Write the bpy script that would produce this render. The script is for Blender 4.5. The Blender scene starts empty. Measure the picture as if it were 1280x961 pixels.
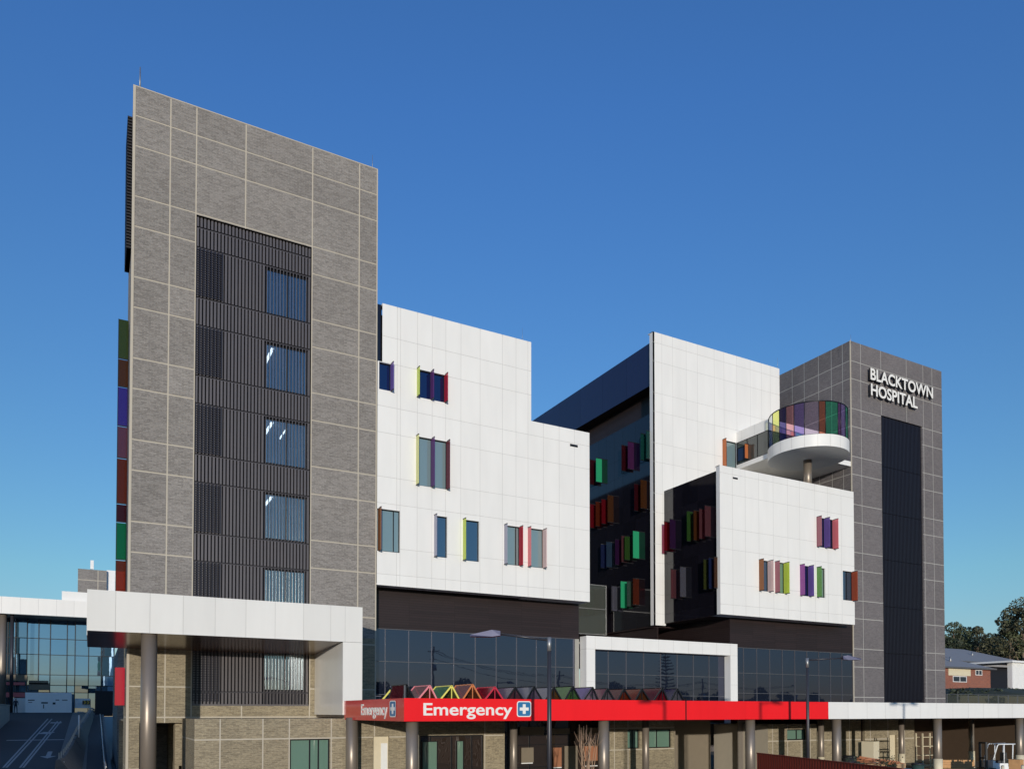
import bpy, math, random
from mathutils import Vector, Matrix
R = math.radians
random.seed(7)
S = bpy.context.scene
COL = S.collection

# ---------------------------------------------------------------- camera model
# World axes follow the hospital: +X runs along its front to the right and away, +Y goes into the site.
F_PX, HOR, PITCH = 969.0, 890.0, R(1.33)
HX, HY = 0.4756, 0.8797
_n = math.hypot(HX, HY); HX /= _n; HY /= _n
EYE = 4.1
PCY = HOR - F_PX*math.tan(PITCH)
FWD = Vector((HX*math.cos(PITCH), HY*math.cos(PITCH), math.sin(PITCH)))
UPV = Vector((-HX*math.sin(PITCH), -HY*math.sin(PITCH), math.cos(PITCH)))
RGT = Vector((HY, -HX, 0))
CAM = Vector((0, 0, EYE))

def ray(px, py):
    return FWD + RGT*((px-640)/F_PX) + UPV*((PCY-py)/F_PX)
def at(px, py, X=None, Y=None, Z=None, D=None):
    """survey helper: the world point a measured photo point has on a known wall, floor or distance"""
    r = ray(px, py)
    if X is not None: s = X/r.x
    elif Y is not None: s = Y/r.y
    elif Z is not None: s = (Z-EYE)/r.z
    else: s = D
    return CAM + r*s

# ---------------------------------------------------------------- materials
MATS = {}
def newmat(name):
    m = bpy.data.materials.new(name); m.use_nodes = True
    nt = m.node_tree
    b = nt.nodes.get('Principled BSDF')
    MATS[name] = m
    return m, nt, b
def N(nt, typ, **kw):
    n = nt.nodes.new(typ)
    for k, v in kw.items():
        if k == 'inp':
            for kk, vv in v.items(): n.inputs[kk].default_value = vv
        else: setattr(n, k, v)
    return n
def mat(name, col, rough=.5, metal=0., var=.08, scale=3., bump=0., bscale=40., ior=1.5, spec=.5, streak=0.):
    m, nt, b = newmat(name)
    tc = N(nt, 'ShaderNodeTexCoord')
    no = N(nt, 'ShaderNodeTexNoise', inp={'Scale': scale, 'Detail': 5., 'Roughness': .6})
    mp = N(nt, 'ShaderNodeMapping')
    nt.links.new(tc.outputs['Object'], mp.inputs['Vector'])
    if streak: mp.inputs['Scale'].default_value = (1, 1, 1/streak)
    nt.links.new(mp.outputs['Vector'], no.inputs['Vector'])
    mx = N(nt, 'ShaderNodeMix', data_type='RGBA')
    mx.inputs['A'].default_value = (*[c*(1-var) for c in col], 1)
    mx.inputs['B'].default_value = (*[min(1, c*(1+var)) for c in col], 1)
    nt.links.new(no.outputs['Fac'], mx.inputs['Factor'])
    nt.links.new(mx.outputs['Result'], b.inputs['Base Color'])
    b.inputs['Roughness'].default_value = rough
    b.inputs['Metallic'].default_value = metal
    b.inputs['IOR'].default_value = ior
    b.inputs['Specular IOR Level'].default_value = spec
    if rough > .05:
        mr = N(nt, 'ShaderNodeMapRange', inp={'To Min': rough*.85, 'To Max': min(1, rough*1.15)})
        nt.links.new(no.outputs['Fac'], mr.inputs['Value']); nt.links.new(mr.outputs['Result'], b.inputs['Roughness'])
    if bump:
        n2 = N(nt, 'ShaderNodeTexNoise', inp={'Scale': bscale, 'Detail': 4.})
        nt.links.new(tc.outputs['Object'], n2.inputs['Vector'])
        bp = N(nt, 'ShaderNodeBump', inp={'Strength': bump, 'Distance': .02})
        nt.links.new(n2.outputs['Fac'], bp.inputs['Height']); nt.links.new(bp.outputs['Normal'], b.inputs['Normal'])
    return m
def brick_mat(name, c1, c2, mortar, rough=.85, bw=.29, bh=.086, bumpst=.6):
    m, nt, b = newmat(name)
    tc = N(nt, 'ShaderNodeTexCoord'); sx = N(nt, 'ShaderNodeSeparateXYZ')
    nt.links.new(tc.outputs['Object'], sx.inputs[0])
    ad = N(nt, 'ShaderNodeMath', operation='ADD')
    nt.links.new(sx.outputs['X'], ad.inputs[0]); nt.links.new(sx.outputs['Y'], ad.inputs[1])
    cb = N(nt, 'ShaderNodeCombineXYZ')
    nt.links.new(ad.outputs[0], cb.inputs['X']); nt.links.new(sx.outputs['Z'], cb.inputs['Y'])
    br = N(nt, 'ShaderNodeTexBrick', inp={'Scale': 1., 'Brick Width': bw, 'Row Height': bh, 'Mortar Size': .008, 'Mortar Smooth': .2, 'Bias': -.1,
            'Color1': (*c1, 1), 'Color2': (*c2, 1), 'Mortar': (*mortar, 1)})
    nt.links.new(cb.outputs[0], br.inputs['Vector'])
    no = N(nt, 'ShaderNodeTexNoise', inp={'Scale': 7., 'Detail': 6., 'Roughness': .7})
    mp = N(nt, 'ShaderNodeMapping'); mp.inputs['Scale'].default_value = (1, 1, 3)
    nt.links.new(tc.outputs['Object'], mp.inputs['Vector']); nt.links.new(mp.outputs['Vector'], no.inputs['Vector'])
    big = N(nt, 'ShaderNodeTexNoise', inp={'Scale': .35, 'Detail': 3.})
    nt.links.new(tc.outputs['Object'], big.inputs['Vector'])
    mr = N(nt, 'ShaderNodeMapRange', inp={'From Min': .3, 'From Max': .7, 'To Min': .62, 'To Max': 1.38})
    nt.links.new(no.outputs['Fac'], mr.inputs['Value'])
    mr2 = N(nt, 'ShaderNodeMapRange', inp={'From Min': .3, 'From Max': .7, 'To Min': .92, 'To Max': 1.08})
    nt.links.new(big.outputs['Fac'], mr2.inputs['Value'])
    mu = N(nt, 'ShaderNodeMath', operation='MULTIPLY')
    nt.links.new(mr.outputs[0], mu.inputs[0]); nt.links.new(mr2.outputs[0], mu.inputs[1])
    at_ = N(nt, 'ShaderNodeAttribute', attribute_name='tone'); mr3 = N(nt, 'ShaderNodeMapRange', inp={'To Min': .93, 'To Max': 1.07})
    nt.links.new(at_.outputs['Fac'], mr3.inputs['Value']); mu2 = N(nt, 'ShaderNodeMath', operation='MULTIPLY')
    nt.links.new(mu.outputs[0], mu2.inputs[0]); nt.links.new(mr3.outputs[0], mu2.inputs[1]); mu = mu2
    vm = N(nt, 'ShaderNodeVectorMath', operation='SCALE')
    nt.links.new(br.outputs['Color'], vm.inputs[0]); nt.links.new(mu.outputs[0], vm.inputs['Scale'])
    nt.links.new(vm.outputs[0], b.inputs['Base Color'])
    b.inputs['Roughness'].default_value = rough
    hs = N(nt, 'ShaderNodeMath', operation='SUBTRACT')
    nt.links.new(no.outputs['Fac'], hs.inputs[0]); nt.links.new(br.outputs['Fac'], hs.inputs[1])
    bp = N(nt, 'ShaderNodeBump', inp={'Strength': bumpst, 'Distance': .012})
    nt.links.new(hs.outputs[0], bp.inputs['Height']); nt.links.new(bp.outputs['Normal'], b.inputs['Normal'])
    return m
def panel_mat(name, col, rough=.35, var=.035, spec=.4):
    """powder coated or composite panels: each panel a hair different (face attribute 'tone')"""
    m, nt, b = newmat(name)
    a = N(nt, 'ShaderNodeAttribute', attribute_name='tone')
    tc = N(nt, 'ShaderNodeTexCoord')
    no = N(nt, 'ShaderNodeTexNoise', inp={'Scale': .8, 'Detail': 4.})
    mp = N(nt, 'ShaderNodeMapping'); mp.inputs['Scale'].default_value = (2, 2, .35)
    nt.links.new(tc.outputs['Object'], mp.inputs['Vector']); nt.links.new(mp.outputs['Vector'], no.inputs['Vector'])
    mr = N(nt, 'ShaderNodeMapRange', inp={'To Min': 1-var, 'To Max': 1+var})
    nt.links.new(a.outputs['Fac'], mr.inputs['Value'])
    mr2 = N(nt, 'ShaderNodeMapRange', inp={'From Min': .3, 'From Max': .7, 'To Min': .97, 'To Max': 1.02})
    nt.links.new(no.outputs['Fac'], mr2.inputs['Value'])
    mu = N(nt, 'ShaderNodeMath', operation='MULTIPLY')
    nt.links.new(mr.outputs[0], mu.inputs[0]); nt.links.new(mr2.outputs[0], mu.inputs[1])
    vm = N(nt, 'ShaderNodeVectorMath', operation='SCALE'); vm.inputs[0].default_value = col
    nt.links.new(mu.outputs[0], vm.inputs['Scale']); nt.links.new(vm.outputs[0], b.inputs['Base Color'])
    b.inputs['Roughness'].default_value = rough; b.inputs['Specular IOR Level'].default_value = spec
    return m
def glass_mat(name, tint, refl=.14, through=0., rough=.012, wav=.03, coat=(1, 1, 1)):
    """window glass: dark body, clear share and a mirror coat (reflectance refl head-on) with slight waviness"""
    m, nt, b = newmat(name)
    b.inputs['Base Color'].default_value = (*tint, 1); b.inputs['Roughness'].default_value = .2; b.inputs['Specular IOR Level'].default_value = 0
    tc = N(nt, 'ShaderNodeTexCoord'); no = N(nt, 'ShaderNodeTexNoise', inp={'Scale': .7, 'Detail': 2.})
    nt.links.new(tc.outputs['Object'], no.inputs['Vector'])
    bp = N(nt, 'ShaderNodeBump', inp={'Strength': wav, 'Distance': .1})
    nt.links.new(no.outputs['Fac'], bp.inputs['Height'])
    body = b.outputs[0]
    if through:
        tr = N(nt, 'ShaderNodeBsdfTransparent'); tr.inputs[0].default_value = (.75, .85, .9, 1)
        mx = N(nt, 'ShaderNodeMixShader'); mx.inputs[0].default_value = through
        nt.links.new(b.outputs[0], mx.inputs[1]); nt.links.new(tr.outputs[0], mx.inputs[2]); body = mx.outputs[0]
    gl = N(nt, 'ShaderNodeBsdfGlossy'); gl.inputs['Roughness'].default_value = rough; gl.inputs['Color'].default_value = (*coat, 1)
    nt.links.new(bp.outputs['Normal'], gl.inputs['Normal'])
    fr = N(nt, 'ShaderNodeFresnel', inp={'IOR': (1+refl**.5)/(1-refl**.5)}); nt.links.new(bp.outputs['Normal'], fr.inputs['Normal'])
    m2 = N(nt, 'ShaderNodeMixShader'); nt.links.new(fr.outputs[0], m2.inputs[0]); nt.links.new(body, m2.inputs[1]); nt.links.new(gl.outputs[0], m2.inputs[2])
    nt.links.new(m2.outputs[0], nt.nodes['Material Output'].inputs[0])
    return m
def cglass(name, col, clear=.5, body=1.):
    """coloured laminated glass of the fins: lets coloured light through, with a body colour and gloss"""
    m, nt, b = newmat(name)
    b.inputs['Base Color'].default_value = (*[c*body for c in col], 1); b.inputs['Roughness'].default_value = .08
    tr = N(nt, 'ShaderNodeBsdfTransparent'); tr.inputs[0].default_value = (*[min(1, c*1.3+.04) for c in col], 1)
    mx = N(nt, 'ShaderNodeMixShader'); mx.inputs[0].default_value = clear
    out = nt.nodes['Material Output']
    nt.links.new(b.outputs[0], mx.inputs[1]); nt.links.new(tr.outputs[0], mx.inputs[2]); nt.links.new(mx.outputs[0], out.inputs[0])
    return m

BRICK = brick_mat('grey_brick', (.25, .230, .212), (.165, .150, .137), (.30, .275, .25))
BRICK2 = brick_mat('dark_grey_brick', (.155, .14, .143), (.11, .10, .104), (.19, .175, .175), bumpst=.4)
BRICKW = brick_mat('warm_lit_brick', (.30, .250, .165), (.195, .16, .105), (.34, .29, .21))  # grey brick near the ground, warm reflected light put into its colour
BRICKR = brick_mat('red_brick', (.30, .085, .045), (.20, .055, .035), (.25, .2, .17))
CREAM = mat('cream_joint', (.47, .42, .34), .7)
CREAM2 = mat('pale_grey_joint', (.42, .41, .39), .7)
WHITE = panel_mat('white_panel', (.805, .79, .76), .38, .016)
WHITEG = panel_mat('gloss_white_panel', (.755, .735, .70), .22, spec=.6)
JOINT = mat('panel_joint', (.50, .49, .475), .8)
BROWN = panel_mat('dark_brown_cladding', (.024, .0145, .0145), .45, .15)
BROWNJ = mat('brown_joint', (.012, .009, .009), .8)
NAVY = panel_mat('glossy_navy_cladding', (.008, .007, .011), .06, .2, spec=.75)
SKYP = panel_mat('sky_tinted_parapet', (.014, .016, .055), .12, .15, spec=.6)  # dark cladding with the blue sky reflection put into its base colour
NAVYJ = mat('navy_joint', (.004, .004, .006), .5)
BAT = mat('bronze_batten', (.12, .108, .112), .42, .3, streak=6)
BATB = mat('batten_backing', (.035, .032, .040), .6)
BATD = mat('charcoal_batten', (.016, .0145, .023), .4, .2, streak=6)
BATDB = mat('charcoal_backing', (.007, .006, .010), .6)
FRAME = mat('dark_aluminium', (.02, .021, .025), .35, .5)
SILVER = mat('grey_aluminium', (.13, .13, .14), .45, .3)
COLM = mat('bronze_metallic_paint', (.27, .225, .185), .40, .45, var=.05)
RED = panel_mat('red_panel', (.86, .013, .018), .33, .03)
REDG = panel_mat('gloss_red_panel', (.62, .03, .03), .12, .03, spec=.8)
SOFFIT = mat('dark_soffit', (.06, .045, .04), .4)
SOFFB = mat('brown_gloss_soffit', (.13, .075, .05), .22, spec=.8)
ASPH = mat('asphalt', (.05, .051, .055), .85, var=.3, scale=1.5, bump=.4, bscale=60)
CONC = mat('concrete', (.33, .32, .29), .85, var=.2, scale=1.2, bump=.3)
CONCD = mat('dirty_concrete', (.16, .155, .15), .9, var=.35, scale=2.5, bump=.5)
PAVE = mat('ground_paving', (.19, .185, .17), .9, var=.25, scale=.6, bump=.3)
PAINT = mat('road_paint', (.38, .38, .37), .8, var=.45, scale=9)
TEXTW = mat('letter_white', (.82, .80, .76), .4)
TEXTS = mat('letter_side', (.03, .028, .03), .5)
BLUE = mat('sign_blue', (.03, .17, .36), .3)
G_CURT = glass_mat('curtain_glass', (.010, .014, .026), .125, wav=.02, coat=(.62, .64, .84))
G_WIN = glass_mat('window_glass', (.03, .06, .09), .20, wav=.03, coat=(.6, .75, 1))
G_WINB = glass_mat('blue_window_glass', (.004, .008, .04), .12, coat=(.55, .7, 1))
G_WING = glass_mat('pale_window_glass', (.17, .24, .25), .16)
G_TWR = glass_mat('tower_window_glass', (.03, .07, .14), .36, through=.55, coat=(.80, .93, 1))
G_ATR = glass_mat('atrium_glass', (.04, .09, .13), .36, wav=.012, coat=(.46, .70, 1))
G_GRN = glass_mat('green_glass', (.13, .22, .17), .08)
G_DRK = glass_mat('dark_shop_glass', (.03, .022, .018), .08, wav=.12)
G_CLR = glass_mat('clear_grey_glass', (.08, .09, .08), .08, through=.4)
STEEL = mat('galvanised_steel', (.38, .38, .38), .45, .7)
POLE = mat('dark_pole_paint', (.045, .045, .055), .4, .3)
LAMPM = mat('lamp_housing', (.10, .10, .16), .4, .4)
RUBBER = mat('rubber', (.015, .015, .015), .8)
TIMBER = mat('pine_timber', (.55, .30, .13), .75, var=.3, scale=4)
FENCEM = mat('red_brown_sheet', (.22, .030, .018), .45, var=.12, scale=2, streak=8)
WALLB = mat('taupe_render', (.20, .165, .12), .8, var=.1)
WALLD = mat('dark_brown_render', (.085, .055, .035), .8, var=.15)
ROOFM = mat('grey_blue_roof', (.30, .28, .265), .6, .0, var=.12, streak=5)
CREAMP = mat('cream_paint', (.66, .58, .42), .6)
WHITEP = mat('white_paint', (.78, .78, .77), .5)
BARK = mat('grey_bark', (.22, .16, .11), .9, var=.3, scale=12, bump=.6)
TWIG = mat('pale_twig', (.38, .25, .16), .8)
LAMPE, _nt, _b = newmat('lit_tube')
_b.inputs['Emission Color'].default_value = (.85, .93, 1, 1); _b.inputs['Emission Strength'].default_value = 4
ROOMW = mat('room_grey', (.10, .11, .13), .8)
BLACKP = mat('black_plastic', (.02, .02, .022), .5)
ORANGEP = mat('orange_plastic', (.50, .20, .10), .5)
YELLOWP = mat('yellow_paint', (.75, .48, .06), .5)
GREENP = mat('dark_green_plastic', (.03, .06, .05), .5)
CARD = mat('brown_card', (.42, .27, .15), .8)
CLOTH = mat('dark_cloth', (.02, .022, .035), .9)
SKIN = mat('skin', (.38, .22, .15), .6)
HAIR = mat('dark_hair', (.02, .015, .012), .7)
def leafmat(name, col):
    m, nt, b = newmat(name)
    tc = N(nt, 'ShaderNodeTexCoord'); no = N(nt, 'ShaderNodeTexNoise', inp={'Scale': .6, 'Detail': 3.})
    nt.links.new(tc.outputs['Object'], no.inputs['Vector'])
    mx = N(nt, 'ShaderNodeMix', data_type='RGBA'); mx.inputs['A'].default_value = (*[c*.55 for c in col], 1); mx.inputs['B'].default_value = (*[c*1.5 for c in col], 1)
    mr = N(nt, 'ShaderNodeMapRange', inp={'From Min': .35, 'From Max': .65})
    nt.links.new(no.outputs['Fac'], mr.inputs['Value']); nt.links.new(mr.outputs[0], mx.inputs['Factor'])
    nt.links.new(mx.outputs['Result'], b.inputs['Base Color']); b.inputs['Roughness'].default_value = .7
    return m
LEAF = [leafmat('gum_leaves', (.075, .088, .040)), leafmat('dark_leaves', (.030, .042, .022)), leafmat('olive_leaves', (.085, .083, .040))]
FC = {  # coloured glass of the fins
 'lime': (.62, .72, .12), 'paleyellow': (.75, .75, .35), 'purple': (.16, .05, .22), 'violet': (.22, .14, .45), 'red': (.55, .03, .06),
 'maroon': (.20, .03, .05), 'brown': (.33, .13, .05), 'orange': (.60, .20, .07), 'pink': (.80, .25, .28), 'palepink': (.80, .62, .60),
 'mauve': (.45, .18, .22), 'lavender': (.42, .42, .52), 'green': (.03, .36, .17), 'teal': (.05, .30, .26), 'greygreen': (.25, .42, .36),
 'blue': (.08, .12, .35), 'magenta': (.36, .10, .38), 'navy': (.04, .03, .14), 'lilac': (.40, .30, .42), 'leafgreen': (.16, .38, .10),
 'smoke': (.10, .09, .10), 'skyblue': (.14, .25, .42), 'rust': (.42, .09, .04), 'yellow': (.80, .72, .15), 'clear': (.5, .52, .5), 'olive': (.22, .26, .08)}
FM = {k: cglass(k+'_glass', v, .32) for k, v in FC.items()}
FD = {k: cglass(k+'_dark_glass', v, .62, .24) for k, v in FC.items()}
SM = {k: cglass(k+'_roof_glass', v, .45, .62) for k, v in FC.items()}
DM = {k: cglass(k+'_screen_glass', [c**.7 for c in v], .84, .5) for k, v in FC.items()}
FRM = {k: mat(k+'_frame_paint', FC[k], .4) for k in ('yellow', 'orange', 'red', 'pink')}

# the bank beyond the yard (x > 64) is planted, not paved
_nt = PAVE.node_tree; _b = _nt.nodes['Principled BSDF']; _src = _b.inputs['Base Color'].links[0].from_socket
_tc = N(_nt, 'ShaderNodeTexCoord'); _sx = N(_nt, 'ShaderNodeSeparateXYZ'); _nt.links.new(_tc.outputs['Object'], _sx.inputs[0])
_mr = N(_nt, 'ShaderNodeMapRange', inp={'From Min': 66., 'From Max': 68.}); _nt.links.new(_sx.outputs['X'], _mr.inputs['Value'])
_no = N(_nt, 'ShaderNodeTexNoise', inp={'Scale': 1.4, 'Detail': 6.}); _nt.links.new(_tc.outputs['Object'], _no.inputs['Vector'])
_cr = N(_nt, 'ShaderNodeMix', data_type='RGBA'); _cr.inputs['A'].default_value = (.012, .016, .008, 1); _cr.inputs['B'].default_value = (.06, .065, .03, 1); _nt.links.new(_no.outputs['Fac'], _cr.inputs['Factor'])
_mx = N(_nt, 'ShaderNodeMix', data_type='RGBA'); _nt.links.new(_mr.outputs[0], _mx.inputs['Factor']); _nt.links.new(_src, _mx.inputs['A']); _nt.links.new(_cr.outputs['Result'], _mx.inputs['B'])
_nt.links.new(_mx.outputs['Result'], _b.inputs['Base Color'])

# ---------------------------------------------------------------- mesh helpers
class MB:
    def __init__(s): s.v = []; s.f = []; s.m = []; s.t = []; s.sm = []
    def face(s, pts, mi=0, tone=None, smooth=False):
        b = len(s.v); s.v.extend([tuple(p) for p in pts]); s.f.append(list(range(b, b+len(pts)))); s.m.append(mi)
        s.t.append(random.random() if tone is None else tone); s.sm.append(smooth)
    def box(s, x0, x1, y0, y1, z0, z1, mi=0):
        if x0 > x1: x0, x1 = x1, x0
        if y0 > y1: y0, y1 = y1, y0
        if z0 > z1: z0, z1 = z1, z0
        b = len(s.v); t = random.random()
        s.v.extend([(x0,y0,z0),(x1,y0,z0),(x1,y1,z0),(x0,y1,z0),(x0,y0,z1),(x1,y0,z1),(x1,y1,z1),(x0,y1,z1)])
        for q in ((3,2,1,0),(4,5,6,7),(0,1,5,4),(1,2,6,5),(2,3,7,6),(3,0,4,7)):
            s.f.append([b+i for i in q]); s.m.append(mi); s.t.append(t); s.sm.append(False)
    def obox(s, M, x0, x1, y0, y1, z0, z1, mi=0):
        b = len(s.v); s.box(x0, x1, y0, y1, z0, z1, mi)
        for i in range(b, len(s.v)): s.v[i] = tuple(M @ Vector(s.v[i]))
    def tube(s, pts, rad, n=10, mi=0, caps=True):
        if not hasattr(rad, '__len__'): rad = [rad]*len(pts)
        pts = [Vector(p) for p in pts]; b = len(s.v); ref = None
        for i, p in enumerate(pts):
            d = (pts[min(i+1, len(pts)-1)] - pts[max(i-1, 0)]).normalized()
            if ref is None:
                ref = Vector((1, 0, 0)) if abs(d.x) < .8 else Vector((0, 1, 0))
            u = (ref - d*ref.dot(d)).normalized(); w = d.cross(u); ref = u
            for k in range(n):
                a = 2*math.pi*k/n; s.v.append(tuple(p + (u*math.cos(a) + w*math.sin(a))*rad[i]))
        for i in range(len(pts)-1):
            for k in range(n):
                a, c = b+i*n+k, b+i*n+(k+1) % n
                s.f.append([a, c, c+n, a+n]); s.m.append(mi); s.t.append(.5); s.sm.append(True)
        if caps:
            s.f.append([b+k for k in range(n)][::-1]); s.m.append(mi); s.t.append(.5); s.sm.append(False)
            e = b+(len(pts)-1)*n; s.f.append([e+k for k in range(n)]); s.m.append(mi); s.t.append(.5); s.sm.append(False)
    def beam(s, a, c, w, h=None, mi=0):
        """square bar from a to c"""
        a, c = Vector(a), Vector(c); h = h or w; d = (c-a); L = d.length; d.normalize()
        up = Vector((0,0,1)) if abs(d.z) < .9 else Vector((0,1,0))
        x = d.cross(up).normalized(); z = x.cross(d)
        M = Matrix((( x.x, d.x, z.x, a.x), (x.y, d.y, z.y, a.y), (x.z, d.z, z.z, a.z), (0,0,0,1)))
        s.obox(M, -w/2, w/2, 0, L, -h/2, h/2, mi)
    def build(s, name, mats, parent=None, label=None, origin=None):
        me = bpy.data.meshes.new(name)
        o_ = Vector(origin) if origin is not None else None
        me.from_pydata(s.v if o_ is None else [tuple(Vector(v)-o_) for v in s.v], [], s.f)
        for m in (mats if isinstance(mats, (list, tuple)) else [mats]): me.materials.append(m)
        me.polygons.foreach_set('material_index', s.m); me.polygons.foreach_set('use_smooth', s.sm)
        at_ = me.attributes.new('tone', 'FLOAT', 'FACE'); at_.data.foreach_set('value', s.t)
        me.validate(); me.update()
        o = bpy.data.objects.new(name, me); COL.objects.link(o)
        if o_ is not None: o.location = o_
        if parent: o.parent = parent
        if label: o['label'] = label
        return o
def thing(name, label, cat, loc=(0,0,0), rz=0, group=None):
    o = bpy.data.objects.new(name, None); COL.objects.link(o); o.location = loc; o.rotation_euler = (0, 0, rz)
    o['label'] = label; o['category'] = cat
    if group: o['group'] = group
    return o
def tag(o, label, cat, group=None, kind=None):
    o['label'] = label; o['category'] = cat
    if group: o['group'] = group
    if kind: o['kind'] = kind
    return o
def dup(root, loc, rz=None, label=None):
    r = root.copy(); COL.objects.link(r); r.location = loc
    if rz is not None: r.rotation_euler = (0, 0, rz)
    if label: r['label'] = label
    for ch in list(root.children):
        c = ch.copy(); COL.objects.link(c); c.parent = r
        for g in list(ch.children):
            d = g.copy(); COL.objects.link(d); d.parent = c
    return r

class Face:
    """a wall plane: 'S' faces -Y at y=pos (u=X), 'W' faces -X at x=pos (u=Y); d>0 goes inside"""
    def __init__(s, kind, pos): s.k = kind; s.p = pos
    def pt(s, u, w, d=0): return (u, s.p+d, w) if s.k == 'S' else (s.p+d, u, w)
    def px(s, x, y):
        p = at(x, y, Y=s.p) if s.k == 'S' else at(x, y, X=s.p)
        return (p.x, p.z) if s.k == 'S' else (p.y, p.z)
    def quad(s, mb, u0, u1, w0, w1, d=0, mi=0, tone=None):
        pts = [s.pt(u0,w0,d), s.pt(u1,w0,d), s.pt(u1,w1,d), s.pt(u0,w1,d)]
        if s.k == 'W': pts = pts[::-1]
        mb.face(pts, mi, tone)
    def box(s, mb, u0, u1, w0, w1, d0, d1, mi=0):
        a, b = s.pt(u0,w0,d0), s.pt(u1,w1,d1); mb.box(a[0], b[0], a[1], b[1], a[2], b[2], mi)
def split(rect, holes):
    out = [rect]
    for h in holes:
        nxt = []
        for (a, b, c, d) in out:
            if h[0] >= b or h[1] <= a or h[2] >= d or h[3] <= c: nxt.append((a,b,c,d)); continue
            x0, x1 = max(a, h[0]), min(b, h[1])
            if a < x0: nxt.append((a, x0, c, d))
            if x1 < b: nxt.append((x1, b, c, d))
            if c < h[2]: nxt.append((x0, x1, c, h[2]))
            if h[3] < d: nxt.append((x0, x1, h[3], d))
        out = nxt
    return out
def clad(mb, fc, u0, u1, w0, w1, ujs, wjs, holes=(), gap=.008, d=0, back=.008, reveal=.22):
    """cladding panels (slot 0) over a joint-coloured backing (slot 1), with holes and their reveals"""
    us = [u0] + sorted(u for u in ujs if u0+.05 < u < u1-.05) + [u1]
    ws = [w0] + sorted(w for w in wjs if w0+.05 < w < w1-.05) + [w1]
    for i in range(len(us)-1):
        for j in range(len(ws)-1):
            a = us[i] + (gap if i else 0); b = us[i+1] - (gap if i < len(us)-2 else 0)
            c = ws[j] + (gap if j else 0); e = ws[j+1] - (gap if j < len(ws)-2 else 0)
            t = random.random()
            for r in split((a, b, c, e), holes): fc.quad(mb, *r, d=d, mi=0, tone=t)
    for r in split((u0, u1, w0, w1), holes): fc.quad(mb, *r, d=d+back, mi=1)
    if reveal:
        for h in holes:
            if len(h) > 4: continue
            a, b, c, e = h[:4]; g = reveal
            mb.face([fc.pt(a,c,d), fc.pt(a,e,d), fc.pt(a,e,g), fc.pt(a,c,g)], 0); mb.face([fc.pt(b,c,d), fc.pt(b,e,d), fc.pt(b,e,g), fc.pt(b,c,g)], 0)
            mb.face([fc.pt(a,c,d), fc.pt(b,c,d), fc.pt(b,c,g), fc.pt(a,c,g)], 0); mb.face([fc.pt(a,e,d), fc.pt(b,e,d), fc.pt(b,e,g), fc.pt(a,e,g)], 0)
def rjoints(u0, u1, steps=(.45, .9, .9, 1.2, 1.5, .6)):
    out = []; u = u0
    while u < u1: u += random.choice(steps); out.append(u)
    return out

# ---------------------------------------------------------------- key planes
Y1 = 43.0                        # front of the two brick towers
T1 = Face('S', Y1)
Y2T = 44.15                      # front of the right tower
T2 = Face('S', Y2T)
WB1 = Face('S', 42.93)            # white block beside the left tower
WB2 = Face('S', 49.6)            # tall white block
BX3 = Face('S', 42.94)            # white box in front of the right tower
POD = Face('S', 44.2)            # brown band and curtain glass of the podium
STO = 4.13
ZJ = []                          # horizontal joints, two per storey, shared by the whole complex
za = T1.px(170, 245)[1]; zb = T1.px(170, 182)[1]
for k in range(-1, 8): ZJ += [za-STO*k, zb-STO*k]
hosp = thing('hospital_building', 'hospital of grey brick towers and white boxes with coloured glass window fins', 'hospital')

# ================================================================= LEFT TOWER
x0t = T1.px(167.5, 150)[0]; x1t = T1.px(472, 260)[0]
ztop = T1.px(168, 107.5)[1]
vj = [T1.px(p, 190)[0] for p in (213, 245.6, 307.5, 391, 449.6)]
sx0, sx1 = vj[1]+.03, vj[3]-.03
stop_ = T1.px(246, 268.5)[1]; sbot = T1.px(240, 881.5)[1]
zbr = T1.px(200, 903)[1]         # underside of the wall over the undercroft
base_split = T1.px(300, 790)[1]
hx0, hx1 = T1.px(174, 920)[0], 4.9
holes = [(sx0, sx1, sbot, stop_)]
mb = MB()
clad(mb, T1, x0t, x1t, base_split, ztop, vj, ZJ, holes, gap=.035, back=.012, reveal=.4)
W1 = Face('W', x0t)
clad(mb, W1, Y1, 48.5, base_split, ztop, [45.2], ZJ, (), gap=.035, back=.012, reveal=0)
T1.box(mb, x0t+.02, x1t-.02, ztop-.05, ztop+.04, .03, 5.4, 1)
mb.box(x0t+.05, x1t, 48.4, 48.5, 0, ztop)
mb.box(x1t-.05, x1t-.01, Y1+.02, 48.5, 0, ztop)
tower1 = mb.build('brick_tower', [BRICK, CREAM], hosp, 'left grey brick tower with a tall bronze batten screen')
mb = MB()
clad(mb, T1, x0t, x1t, 0, base_split, vj, ZJ, [(sx0, sx1, sbot, stop_), (hx0, hx1, -1, zbr)], gap=.035, back=.012, reveal=.4)
clad(mb, W1, Y1, 48.5, 0, base_split, [45.2], ZJ, (), gap=.035, back=.012, reveal=0)
mb.build('tower_base', [BRICKW, CREAM], tower1)
mb = MB()   # corner trim
mb.box(x0t-.05, x0t+.07, Y1-.012, Y1+.10, 0, ztop+.05); mb.box(x1t-.06, x1t+.01, Y1-.012, Y1+.06, 0, ztop+.05)
mb.box(x0t-.05, x1t, Y1-.010, Y1+.09, ztop, ztop+.052)
mb.build('corner_trim', CREAM, tower1)
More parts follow.
